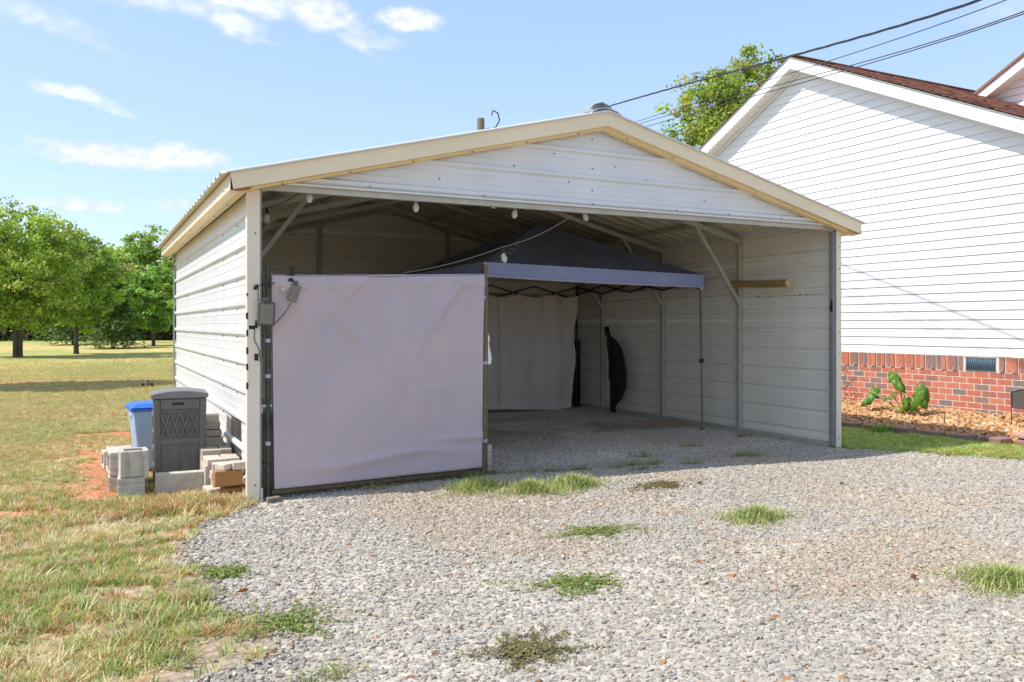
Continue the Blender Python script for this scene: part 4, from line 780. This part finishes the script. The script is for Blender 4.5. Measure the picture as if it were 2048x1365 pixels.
# ------------------------------------------------------------------ boxes on the post and screen, string lights
def pbox(c_, w, h, tilt, lab, m):
    t = thing('lamp_box', lab, 'plastic box', c_); t.rotation_euler = (R(8), tilt, R(-6)); b = B()
    b.prism([(-w/2,0,-h/2+.01),(w/2-.015,0,-h/2),(w/2,0,h/2-.01),(-w/2+.015,0,h/2)], (0,-.03,0), (0,.025,0)); o = obj('case', b, m, t, local=True, bevel=.008)
    b = B(); q = .014; b.prism([(-w/2+q,0,-h/2+.01+q),(w/2-.015-q,0,-h/2+q),(w/2-q,0,h/2-.01-q),(-w/2+.015+q,0,h/2-q)], (0,-.034,0), (0,-.029,0)); obj('face', b, MT['greybox'], t, local=True, bevel=.002)
    b = B(); b.box((0,-.02,h/2+.012),(w*.35,.025,.03)); obj('bracket', b, MT['greyboxd'], t, local=True, bevel=.003); return t
pbox((.085,-.065,1.418), .138, .185, R(-3), 'larger taupe plastic box strapped on the left post, lamp cords around it', MT['greyboxd'])
pbox((.292,-.045,1.575), .092, .138, R(9), 'smaller taupe plastic box hanging on the mauve screen below a bulb', MT['greybox'])
sl = thing('string_lights', 'black cord of clear teardrop bulbs strung below the gable and down to the post', 'string lights', (2., .1, 2.3))
def bulb(p, tilt=(0,0), L=.1):
    b = B(); r = [(.0001,-.105),(.012,-.104),(.022,-.09),(.026,-.072),(.024,-.052),(.016,-.03),(.012,-.018)]; b.lathe((0,0,0), r, 14)
    o = obj('bulb', b, MT['glass'], sl, Vector(p)-sl.location, local=True, smooth=True); o.rotation_euler = (tilt[0], tilt[1], 0)
    b = B(); b.lathe((0,0,0), [(.013,-.022),(.015,-.02),(.015,.012),(.008,.022),(.004,.035)], 12); s2 = obj('socket', b, MT['cord'], o, local=True, smooth=True)
    b = B(); b.tube([(-.004,0,-.02),(-.007,0,-.065),(0,0,-.08),(.007,0,-.065),(.004,0,-.02)], .0012, 4); obj('filament', b, MT['cordtan'], o, local=True)
for p, t in (((.447,.1,2.395),(0,0)),((1.334,.1,2.378),(0,0)),((2.268,.1,2.377),(0,R(8))),((2.974,.1,2.392),(0,R(-20))),((.25,.80,2.30),(0,0)),((2.129,.08,1.98),(0,R(-14))),((1.235,.13,1.775),(R(15),0)),((.262,-.035,1.665),(0,R(35))),((.016,-.035,1.618),(R(60),R(20)))): bulb(p, t)
def cat(p, q, sag, n=14): p, q = Vector(p), Vector(q); return [p.lerp(q, i/n) - Vector((0,0,sag*4*(i/n)*(1-i/n))) for i in range(n+1)]
b = B()
for p, q, s_ in (((.25,.80,2.335),(.18,.5,2.30),.01),((.25,.80,2.335),(.447,.1,2.43),.03),((.447,.1,2.43),(1.334,.1,2.41),.01),((1.334,.1,2.41),(2.268,.1,2.41),.01),((2.268,.1,2.41),(2.974,.1,2.42),.01)): b.tube(cat(p, q, s_), .0035, 5)
obj('cord', b, MT['cord'], sl)
b = B(); b.tube(cat((2.974,.1,2.42),(2.129,.08,2.015),.05), .0032, 5); b.tube(cat((2.129,.08,2.015),(1.215,.085,1.762),.025), .0032, 5); obj('cord', b, MT['cordtan'], sl)
b = B(); b.tube(cat((1.215,.085,1.762),(.28,-.02,1.735),.015), .0035, 5); b.tube(cat((.28,-.02,1.735),(.03,-.04,1.63),.03), .0035, 5); b.tube(cat((.03,-.04,1.63),(.03,-.05,1.32),-.03), .0035, 5); b.tube(cat((.13,-.06,1.33),(.27,-.05,1.50),.02), .0035, 5); b.tube([(.01,-.03,1.33),(.005,-.03,1.22),(.04,-.03,1.15),(.05,-.03,1.05)], .003, 5); obj('cord', b, MT['cord'], sl)
b = B(); b.box((.285,-.02,1.745),(.03,.03,.07)); b.tube([(.285,-.02,1.70),(.285,-.04,1.64)], .012, 8); obj('clamp', b, MT['cord'], sl, bevel=.003)
# bracket hooks under the header
b = B(); b.box((2.06,.12,2.385), (.035,.006,.06)); obj('hanger_clip', b, MT['white'], cp)

# ------------------------------------------------------------------ things inside the carport
lg = thing('gear_bag', 'long black bag standing against the right wall deep inside the carport', 'bag', (6.0, 4.12, 0), 0)
pts = [(0,.0,.0),(0,.02,.10),(0,-.06,.22),(0,-.12,.40),(0,-.12,.62),(0,-.07,.85),(0,.0,1.02),(0,.05,1.10),(0,.14,1.17),(0,.17,1.22),(0,.18,1.31)]; rr = [.05,.06,.12,.165,.175,.165,.14,.10,.06,.055,.05]
b = B(); n = 16; vs = []
for (x, y, z), r in zip(pts, rr): vs += [(x+.30*r*math.cos(2*math.pi*k/n), y+r*1.25*math.sin(2*math.pi*k/n), z) for k in range(n)]
b.add(vs, [(i*n+k, i*n+(k+1)%n, (i+1)*n+(k+1)%n, (i+1)*n+k) for i in range(len(pts)-1) for k in range(n)] + [tuple(range(n))[::-1], tuple(range((len(pts)-1)*n, len(pts)*n))]); obj('bag_body', b, MT['black'], lg, local=True, smooth=True)
b = B(); b.tube([(-.05,-.10,.25),(-.11,-.05,.55),(-.05,.02,1.0)], .012, 6); obj('strap', b, MT['black'], lg, local=True)
b = B(); b.box((-.025,.16,1.15),(.01,.03,.05)); obj('tag', b, MT['fadedw'], lg, local=True)
sb = thing('sign_board', 'tall narrow black sign with a pale E leaning in the rear right corner', 'sign', (5.99, 5.16, 0)); 
b = B(); b.box((0,0,.55),(.03,.16,1.10)); obj('board', b, MT['black'], sb, local=True)
b = B(); zc_, yc = .90, 0.; b.box((-.017,.03,zc_),(.004,.018,.10)); [b.box((-.017,-.003,zc_+d),(.004,.05,.018)) for d in (-.041,0,.041)]; obj('letter_e', b, MT['fadedw'], sb, local=True)
b = B(); b.box((-.016,0,.70),(.004,.10,.09)); b.box((-.016,0,1.085),(.004,.15,.012)); b.box((-.016,-.072,.95),(.004,.012,.26)); obj('pale_border', b, MT['greybox'], sb, local=True)
tb = thing('storage_tub', 'dark tub on the floor in the rear corner beside the hanging sheet', 'tub', (5.82, 5.35, 0)); b = B(); b.prism([(-.14,-.2,0),(.14,-.2,0),(.14,.2,0),(-.14,.2,0)], (0,0,0), (0,0,.42)); obj('tub_body', b, MT['black'], tb, local=True, bevel=.02); b = B(); b.box((0,0,.435),(.30,.42,.03)); obj('lid', b, MT['greyboxd'], tb, local=True, bevel=.008)
lo = thing('wood_log', 'peeled yellow log lying level against the inside of the right wall', 'log', (6.0, .98, 1.815)); b = B()
b.tube([(0,.60,.03),(0,.2,.012),(-.01,-.15,-.002),(-.03,-.44,-.006)], [.042,.043,.044,.043], 14, cap=False); obj('trunk', b, MT['log'], lo, local=True, smooth=True); b = B(); b.tube([(-.03,-.44,-.006),(-.031,-.446,-.006)], .0432, 14); b.tube([(0,.60,.03),(0,.604,.03)], .042, 14); obj('cut_end', b, MT['logend'], lo, local=True)
b = B(); b.tube([(-.045,-.30,.02),(-.055,-.31,.025)], [.012,.009], 8); obj('knot', b, MT['logend'], lo, local=True)

# ------------------------------------------------------------------ left of the wall: storage box, bin, blocks, pavers
st_ = thing('storage_box', 'upright dark grey resin storage box with lattice front beside the white wall', 'storage box', (-.415, 1.15, 0.), R(-3))
w, dp, hh = .415, .40, .725; b = B(); t = .94
b.add([(-w/2*t,-dp/2*t,0),(w/2*t,-dp/2*t,0),(w/2*t,dp/2*t,0),(-w/2*t,dp/2*t,0),(-w/2,-dp/2,hh),(w/2,-dp/2,hh),(w/2,dp/2,hh),(-w/2,dp/2,hh)], [(3,2,1,0),(4,5,6,7),(0,1,5,4),(1,2,6,5),(2,3,7,6),(3,0,4,7)]); obj('body', b, MT['storage'], st_, local=True, bevel=.01)
b = B(); pr = []
for k in range(9): u = -1+2*k/8; pr.append((u*(w/2+.015), 0, hh+.035+.028*(1-u*u)))
pr = [(w/2+.015,0,hh+.0)]+pr[::-1]+[(-w/2-.015,0,hh+.0)]; b.prism(pr, (0,-dp/2-.02,0), (0,dp/2+.02,0)); ld = obj('lid', b, MT['storagelid'], st_, local=True, bevel=.006)
yf = lambda z: -dp/2*(t+(1-t)*z/hh)
for sx in (-1, 1): b = B(); b.bar((sx*.172*.97, yf(.0)-.004, .0), (sx*.178, yf(hh)-.004, hh-.01), .045, .012, up=(0,-1,0)); obj('corner_stile', b, MT['storage'], st_, local=True, bevel=.003)
for z, h in ((.675,.08),(.37,.055),(.612,.012)): b = B(); b.box((0, yf(z)-.004, z), (.30, .012, h)); obj('front_rail', b, MT['storage'], st_, local=True, bevel=.003)
for k in range(-1, 5):
    for dr in (-1, 1):
        x0 = -.1125+k*.075 - dr*.0375; x1 = x0 + dr*.075; z0, z1 = .40, .606          # each pair of slats makes one X
        if min(x0, x1) < -.156 or max(x0, x1) > .156: continue
        b = B(); b.bar((x0, yf(.37)-.009, z0), (x1, yf(.54)-.009, z1), .013, .018, up=(0,-1,0)); obj('lattice_slat', b, MT['storage'], st_, local=True)
for k in range(4): x = -.114+k*.076; b = B(); b.prism([(x-.031,0,.01),(x+.031,0,.01),(x+.032,0,.345),(x-.032,0,.345)], (0,yf(.1)-.006,0), (0,yf(.1)+.004,0)); obj('front_plank', b, MT['storage'], st_, local=True, bevel=.004)
b = B(); b.box((-.015,yf(.68)-.012,.68),(.085,.008,.022)); b.box((.02,yf(.68)-.018,.678),(.012,.012,.014)); obj('handle', b, MT['tape'], st_, local=True, bevel=.003)
for k in range(4): b = B(); z = .12+k*.14; b.box((-w/2*(t+(1-t)*z/hh)-.003,0,z),(.012,.30,.10)); obj('side_panel', b, MT['storage'], st_, local=True, bevel=.004)
bn = thing('recycling_bin', 'pale blue bin with a bright blue lid behind the grey storage box', 'bin', (-.555, 1.97, 0.), R(4)); b = B()
b.add([(-.15,-.16,0),(.15,-.16,0),(.15,.16,0),(-.15,.16,0),(-.21,-.21,.56),(.21,-.21,.56),(.21,.21,.56),(-.21,.21,.56)], [(3,2,1,0),(0,1,5,4),(1,2,6,5),(2,3,7,6),(3,0,4,7)]); o = obj('tub', b, MT['bin'], bn, local=True, bevel=.03)
b = B(); b.box((0,0,.565),(.46,.46,.026)); o = obj('rim', b, MT['binlid'], bn, local=True, bevel=.015); b = B(); b.add([(-.23,-.23,.584),(.23,-.23,.584),(.23,.23,.584),(-.23,.23,.584),(-.17,-.17,.618),(.17,-.17,.618),(.17,.17,.618),(-.17,.17,.618)], [(0,1,5,4),(1,2,6,5),(2,3,7,6),(3,0,4,7),(4,5,6,7)]); obj('lid', b, MT['binlid'], bn, local=True, bevel=.012)
b = B(); b.box((-.20,0,.50),(.03,.14,.03)); obj('handle', b, MT['bin'], bn, local=True, bevel=.006)
def block(loc, rot, lab, size=(.39,.19,.19), cores=2, name='concrete_block'):
    """hollow block: cores run along local z"""
    L_, W_, H_ = size; b = B(); wl_ = .032; xs_ = []; cw = (L_-wl_*(cores+1))/cores; x = -L_/2
    for k_ in range(cores+1): xs_.append((x, x+wl_)); x += wl_+cw
    for a, c2 in xs_: b.box(((a+c2)/2, 0, 0), (wl_, W_-2*wl_, H_-.002*0))
    for s_ in (-1, 1): b.box((0, s_*(W_/2-wl_/2), 0), (L_, wl_, H_+.0006))
    for s_ in (-1, 1): b.box((s_*(L_/2+.004), 0, 0), (.010, W_*.36, H_-.004)); b.box((s_*(L_/2+.004), -W_*.40, 0), (.010, W_*.18, H_-.004)); b.box((s_*(L_/2+.004), W_*.40, 0), (.010, W_*.18, H_-.004))
    o = obj(name, b, MT['conc'], None, loc, local=True, bevel=.004, label=lab, category='concrete block', group='concrete blocks by the storage box'); o.rotation_euler = rot; return o
def lying(dz): return (Matrix.Rotation(dz, 3, 'Z') @ Matrix(((0,0,1),(1,0,0),(0,1,0)))).to_euler()   # holes face sideways, length runs back
block((-.803,.69,.075), lying(R(-3)), 'grey concrete block lowest and nearest, holes facing left, left of the storage box')
block((-.792,.60,.272), (0,0,R(92)), 'pale square concrete block standing with its hole up on the nearest block', (.20,.20,.20), 1)
block((-.868,1.13,.215), lying(R(3)), 'concrete block on its side with two holes facing left, upper one behind the square block')
block((-.86,1.12,.022), lying(R(-3)), 'concrete block with holes facing left, underneath the upper rear one')
block((-.93,2.20,.08), lying(R(8)), 'small piece of concrete block far behind beside the blue bin', (.16,.16,.12), 1)
b = B(); b.box((0,0,0),(.39,.09,.15)); o = obj('concrete_slab', b, MT['conc'], None, (-.445,.60,.095), local=True, bevel=.006, label='long low solid concrete block lying in front of the storage box, grass against it', category='concrete block', group='concrete blocks by the storage box'); o.rotation_euler = (0,0,R(-2))
def paver(loc, size, rz, lab, m='paver', rx=0, grp='pavers stacked along the white wall'):
    b = B(); r = random.Random(int(loc[0]*999+loc[2]*777)); b.box((0,0,0), size); b.v = [tuple(c_+r.uniform(-.003,.003) for c_ in v) for v in b.v]
    o = obj('paver', b, MT[m], None, loc, local=True, bevel=.005, label=lab, category='paver', group=grp); o.rotation_euler = (rx, 0, rz); return o
paver((-.155,.20,.165), (.205,.10,.115), R(2), 'orange brown speckled brick standing on edge at the front of the paver pile', 'orange')
paver((-.10,.24,.05), (.20,.10,.10), R(20), 'orange brown brick leaning in the grass beneath the speckled one', 'orange', R(20))
paver((-.20,.33,.04), (.20,.20,.08), R(5), 'beige paver on the ground under the front of the pile')
paver((-.078,.21,.254), (.095,.11,.058), R(5), 'beige paver on top of the orange brick, touching the white wall')
paver((-.175,.22,.250), (.10,.10,.050), R(38), 'beige paver turned askew on top of the orange brick')
paver((-.14,.37,.10), (.22,.12,.06), R(0), 'beige paver second from the bottom behind the orange brick')
paver((-.14,.38,.162), (.23,.13,.06), R(1), 'beige paver third from the bottom behind the orange brick')
paver((-.13,.37,.226), (.23,.11,.062), R(-2), 'ribbed beige paver above the third one, just behind the top pair')
paver((-.22,.62,.11), (.13,.26,.22), R(1), 'grey paver block left of the pair in the middle step')
paver((-.085,.62,.11), (.13,.26,.22), R(-1), 'grey paver block against the wall in the middle step')
paver((-.21,.60,.245), (.12,.24,.05), R(2), 'thin grey paver on the left of the middle step')
paver((-.08,.60,.245), (.12,.24,.05), R(-1), 'thin grey paver on the wall side of the middle step')
paver((-.20,.90,.15), (.15,.22,.30), R(1), 'dark grey paver on the left of the rear step')
paver((-.075,.92,.15), (.09,.20,.30), R(-1), 'dark grey paver by the wall on the rear step')
for k in range(4): paver((-.15-.006*k,1.24+.01*k,.33+.062*k), (.18,.20,.058), R(2-3*k), 'tan paver %s of the tall rear stack' % ('at the bottom','second from the bottom','third from the bottom','topmost')[k])
paver((-.14,1.24,.15), (.22,.24,.30), 0, 'wide grey paver block carrying the tall rear stack')
for k in range(4): paver((2.09+.004*k,.42,.035+.062*k), (.10-.012*k,.18,.058), R(4*k), 'cream paver %s of the small stack behind the brown screen pole' % ('at the bottom','second from the bottom','third from the bottom','on top')[k], grp='pavers stacked behind the screen pole')

# ------------------------------------------------------------------ field objects, pole, wires
fp = thing('fence_stub', 'short weathered wooden post with rusty brackets in the lawn', 'post', (.0, 12.9, 0)); b = B(); b.tube([(0,0,-.05),(0,0,.165)], [.046,.043], 12); obj('stub', b, MT['wood'], fp, local=True)
for s_ in (-1, 1): b = B(); b.box((s_*.065,0,.075),(.06,.03,.03)); b.box((s_*.095,0,.055),(.05,.05,.09)); obj('bracket', b, MT['rust'], fp, local=True, bevel=.008)
dc, dr_ = math.cos(R(26.895)), math.sin(R(26.895))
def cw(x, y, d): r = (x-1024)/1664*d; return Vector((CX+r*dc+d*dr_, CY-r*dr_+d*dc, 1.33-(y-651)/1664*d))
# positions below are places in the yard worked out beforehand (range in metres from the camera)
up = thing('utility_pole', 'grey wooden utility pole top with insulator fittings behind the carport roof', 'utility pole', (10.02, 17.65, 0)); PT = 7.92
b = B(); b.tube([(0,0,-.2),(0,0,PT)], [.16,.115], 12); obj('pole', b, MT['wood'], up, local=True)
b = B(); b.lathe((.30,-.1,PT-.55), [(.10,-.3),(.11,-.1),(.11,.12),(.06,.22),(.02,.25)], 12); obj('lamp_housing', b, MT['galv'], up, local=True, smooth=True)
b = B(); b.tube([(.1,0,PT-.35),(.25,-.1,PT-.3)], .02, 6); b.tube([(.45,-.1,PT-.3),(.62,-.1,PT+.0),(.55,-.1,PT+.22),(.38,-.1,PT+.28),(.34,-.1,PT+.12)], .022, 6); b.tube([(.4,-.1,PT-.25),(.75,-.1,PT-.5)], .028, 6); obj('weatherhead', b, MT['cable'], up, local=True)
def wire(name, pts_img, lab, r, twist=False, grp='overhead wires from the utility pole'):
    P0 = Vector((10.1, 17.55)); P1 = Vector((CX+.0, CY+.0)) + Vector((4.6*dc+6*dr_, -4.6*dr_+6*dc)); pts = []
    s_, c_ = dr_, dc
    xs_i = [p[0] for p in pts_img]; ys_i = [p[1] for p in pts_img]; co = np.polyfit(xs_i, ys_i, 3)
    for x in np.linspace(1062, 2330, 90):
        t = (x-1024)/1664; # plan-view intersection of a bearing with the span's vertical plane
        dx, dy = t*c_+s_, c_-t*s_; ex, ey = P1.x-P0.x, P1.y-P0.y; det = dx*(-ey)+dy*ex; d = ((P0.x-CX)*(-ey)+(P0.y-CY)*ex)/det
        y = np.polyval(co, x); pts.append(Vector((CX+dx*d, CY+dy*d, 1.33-(y-651)/1664*d)))
    b = B()
    if twist:
        acc = 0.
        for ph in (0, 2.1, 4.2):
            q = []; acc = 0.
            for i, p in enumerate(pts):
                if i: acc += (p-pts[i-1]).length
                if i < len(pts)-1:
                    for k_ in range(4):
                        pp = p.lerp(pts[i+1], k_/4); a_ = acc + (pts[i+1]-p).length*k_/4; q.append(pp + Vector((0, .009*math.cos(a_*5+ph), .009*math.sin(a_*5+ph))))
            b.tube(q, r, 4)
    else: b.tube(pts, r, 5)
    return obj(name, b, MT['cable'], None, tuple(pts[0]), label=lab, category='wire', group=grp)
wire('power_cable', [(1062,264),(1140,236),(1232,206),(1392,167),(1585,112),(1731,70),(1962,0)], 'thick twisted power cable, the highest of the overhead lines', .0065, True)
wire('overhead_wire', [(1062,318),(1170,278),(1292,237),(1532,163),(1655,124),(1850,58),(2015,0)], 'thin black wire just below the twisted cable', .0052)
wire('overhead_wire', [(1062,322),(1170,283),(1301,241),(1500,185),(1693,136),(1880,78),(2048,24)], 'upper wire of the close parallel pair', .0058)
wire('overhead_wire', [(1062,326),(1170,292),(1313,247),(1540,184),(1735,129),(1880,84),(2048,28)], 'lowest of the overhead wires, lower of the close pair', .0058)

# ------------------------------------------------------------------ trees
def crown_arrays(cx, cy, cz, rx, ry, rz_, ncl, per, leaf, pal, seed, hollow=.45, droop=0., jag=.28):
    g_ = np.random.default_rng(seed); th = g_.uniform(0, 2*np.pi, ncl); ct_ = g_.uniform(-1, 1, ncl); rad = (hollow + (1-hollow)*g_.random(ncl)**.6)
    ph = g_.uniform(0, 6.28, 6); lump = 1 + jag*(np.sin(3*th+ph[0])*.45 + np.sin(5*th+4*ct_+ph[1])*.35 + np.sin(7*ct_+2*th+ph[2])*.4); sn = np.sqrt(1-ct_**2)
    c0 = np.stack([rx*rad*lump*sn*np.cos(th), ry*rad*lump*sn*np.sin(th), rz_*rad*(lump*.5+.5)*ct_], 1); cr = g_.uniform(.07, .19, ncl)*min(rx, rz_)
    o = g_.normal(size=(ncl, per, 3)); o /= np.linalg.norm(o, axis=2, keepdims=True); o *= (g_.random((ncl, per, 1))**.45); cen = (c0[:, None] + o*cr[:, None, None]*np.array([1.2, 1.2, .75])).reshape(-1, 3)
    cen[:, 2] -= droop*np.hypot(cen[:, 0], cen[:, 1]); nn = (o.reshape(-1, 3)*.7 + g_.normal(size=(ncl*per, 3))*.6 + np.array([-.3, .06, .65])); nn /= np.linalg.norm(nn, axis=1, keepdims=True)
    tone = np.repeat(g_.uniform(.6, 1.3, ncl), per)*g_.uniform(.75, 1.25, ncl*per); pi_ = np.repeat(g_.integers(0, len(pal), ncl), per); sw = g_.random(ncl*per) < .35; pi_[sw] = g_.integers(0, len(pal), sw.sum())
    return cen + np.array([cx, cy, cz]), nn, g_.uniform(.6, 1.3, ncl*per)*leaf, np.array(pal)[pi_]*tone[:, None], c0 + np.array([cx, cy, cz])
def tree(loc, h, crown_c, crown_r, trunk_r, ncl, per, leaf, pal, lab, seed, name='tree', group=None, multi=1, hollow=.45, cat_='tree'):
    global rng; t = thing(name, lab, cat_, loc, random.Random(seed).uniform(0, 6.28)*0, group); cen, nn, sz_, tt, cc = crown_arrays(0, 0, crown_c, *crown_r, ncl, per, leaf, pal, seed, hollow)
    me = leafmesh('crown', cen, nn, sz_, tt, MT['leaf'], 1.3); link('crown', me, t); b = B(); r = random.Random(seed)
    for m_ in range(multi):
        ox = (m_-(multi-1)/2)*trunk_r*1.7; top = Vector((ox*2+r.uniform(-.1,.1), r.uniform(-.1,.1), crown_c+crown_r[2]*.3)); b.tube([(ox,0,-.1),(ox,0,.15),(ox*1.2,0,crown_c*.5),tuple(top)], [trunk_r*1.35,trunk_r,trunk_r*.8,trunk_r*.25], 9)
        for i in range(9):
            q = cc[r.randrange(len(cc))]; s0 = Vector((ox*1.2, 0, crown_c*.45)).lerp(top, r.uniform(.1, .8)); m2 = s0.lerp(Vector(q), .5)+Vector((0,0,crown_r[2]*.1)); b.tube([s0, m2, q], [trunk_r*.35, trunk_r*.22, trunk_r*.06], 5)
    obj('trunk', b, MT['bark'], t, local=True); return t
YG = [(.50,.62,.09),(.38,.53,.08),(.60,.66,.14),(.28,.43,.06)]; MG = [(.32,.50,.08),(.42,.58,.10),(.24,.40,.07),(.50,.60,.13)]; DG = [(.20,.32,.07),(.26,.38,.08),(.15,.26,.06)]
GR = 'trees in the field left of the carport'
tree((-3.9, 35.6, float(hz(-3.9,35.6))), 7, 3.9, (3.0,2.8,2.75), .105, 520, 60, .125, YG, 'large bright green tree at the left edge with a double trunk', 11, multi=2, group=GR)
tree((-1.7, 39.8, float(hz(-1.7,39.8))), 6, 3.65, (1.9,1.9,2.5), .12, 380, 50, .125, MG+YG[:2], 'middle sized green tree with one thick trunk right of the double trunked tree', 12, group=GR)
tree((2.6, 52.5, float(hz(2.6,52.5))), 5, 3.0, (2.0,2.0,2.15), .12, 260, 60, .14, [(.33,.55,.09),(.40,.62,.11),(.26,.46,.08)], 'rounded bright green tree close to the carport wall edge', 13, name='round_tree', group=GR, hollow=.6)
# cedar
def cedar(loc, h, r0, lab, seed):
    t = thing('cedar_tree', lab, 'tree', loc, 0, GR); g_ = np.random.default_rng(seed); n = 9000; z = g_.random(n)**.8*h; rr = r0*(1-z/h)**.8*(.35+.65*g_.random(n)**.5); a = g_.uniform(0, 6.28, n); lum = 1+.3*np.sin(z*5+np.sin(a*3)*2)
    cen = np.stack([rr*lum*np.cos(a), rr*lum*np.sin(a), z+.25-.12*rr], 1); nn = np.stack([np.cos(a)*.5, np.sin(a)*.5, np.ones(n)], 1)+g_.normal(size=(n,3))*.3; nn /= np.linalg.norm(nn, axis=1, keepdims=True)
    link('crown', leafmesh('crown', cen, nn, g_.uniform(.08,.18,n), np.array([(.09,.17,.04),(.15,.25,.05),(.27,.33,.07)])[g_.choice(3,n,p=[.5,.35,.15])]*g_.uniform(.7,1.3,(n,1)), MT['leaf'], 1.8), t); b = B(); b.tube([(0,0,-.1),(0,0,h*.95)], [.12,.02], 8); obj('trunk', b, MT['bark'], t, local=True)
cedar((.15, 49.5, float(hz(.15,49.5))), 4.6, 1.7, 'dark drooping cedar between the middle tree and the rounded tree', 21)
cedar((-2.1, 57., float(hz(-2.1,57.))), 5.5, 1.9, 'dark cedar behind the middle tree', 22)
tl = [(-12.5,76,8.6,3.6),(-8.8,79,9.0,3.4),(-5.6,74,8.5,4.0),(-2.6,77,8.8,3.3),(0.6,73,7.8999999999999995,3.8),(3.6,77,10.6,3.6),(7.0,74,8.9,4.1),(10.5,78,9.2,3.6),(14.5,75,8.8,3.5),(19,78,9.2,3.6),(24,76,8.8,3.6),(-17,74,9,3.6)]
tlab = ['far tree hidden mostly behind the double trunked tree','far tree at the far left behind the double trunked tree','far tree between the double trunked tree and the middle tree','broad far tree behind the middle tree','lower far tree right of the middle tree','tallest far tree, its domed top above the rounded tree','far tree just at the carport eave','far tree behind the left end of the carport roof','far tree behind the carport','second far tree behind the carport','third far tree behind the carport','far tree outside the left edge']
for i, ((x, y, h, r), lb) in enumerate(zip(tl, tlab)):
    h *= random.uniform(.95, 1.02); tree((x, y, float(hz(x,y))), h, h*.56, (r, r*.9, h*.46), .2, 320, 46, .23, [MG, MG+YG[:1], DG+MG, MG][i % 4], lb, 100+i, name='woodland_tree', group='trees along the far edge of the field', hollow=.5)
for (x, y, h, lb, pal, sd) in ((1.2,62,6.0,'reddish brown young tree left of the rounded tree',[(.48,.24,.09),(.34,.28,.08),(.55,.34,.12)],31),(5.0,60,6.2,'rusty orange young tree right of the rounded tree by the carport corner',[(.68,.34,.08),(.42,.34,.08),(.58,.26,.08)],32)):
    tree((x, y, float(hz(x,y))), h, 4.2, (1.5,1.3,1.9), .07, 120, 40, .14, pal, lb, sd, name='young_tree', group='autumn tinted young trees')
# dark understorey along the wood edge
n = 26000; x = rng.uniform(-22, 30, n); y = rng.uniform(70, 82, n); z = rng.random(n)**1.6*3.2*(.5+.7*fbm(x, y*0, .4, 3)); cen = np.stack([x, y, z+hz(x, y)], 1); nn = rng.normal(size=(n,3)); nn /= np.linalg.norm(nn,axis=1,keepdims=True)
link('woodland_undergrowth', leafmesh('undergrowth', cen, nn, rng.uniform(.2,.42,n), np.array([(.10,.15,.04),(.14,.20,.05),(.17,.13,.07),(.22,.28,.06)])[rng.integers(0,4,n)], MT['leaf'], 1.4), None, label='dark tangled undergrowth along the far edge of the field', category='undergrowth', kind='stuff')
# tree behind the house
OAK = [(.36,.48,.05),(.27,.40,.05),(.48,.54,.08),(.58,.52,.12),(.20,.32,.05)]
tree((21.3, 18.35, 0.), 12, 8.0, (2.8,2.6,3.8), .28, 640, 75, .115, OAK, 'leafy green oak rising behind the white house roof', 41, name='oak_tree', hollow=.4, group=None)
# trees standing left of the frame whose shade falls across the field
tree((-8.8, 15.4, 0.), 10.5, 8.2, (2.6,1.7,2.4), .2, 260, 60, .16, YG, 'green tree left of the frame shading the middle of the lawn', 51, group='trees left of the frame')
tree((-13.6, 16.0, 0.), 10, 7.8, (2.5,1.8,2.4), .2, 240, 60, .16, YG, 'green tree farther left of the frame shading the lawn', 52, group='trees left of the frame')
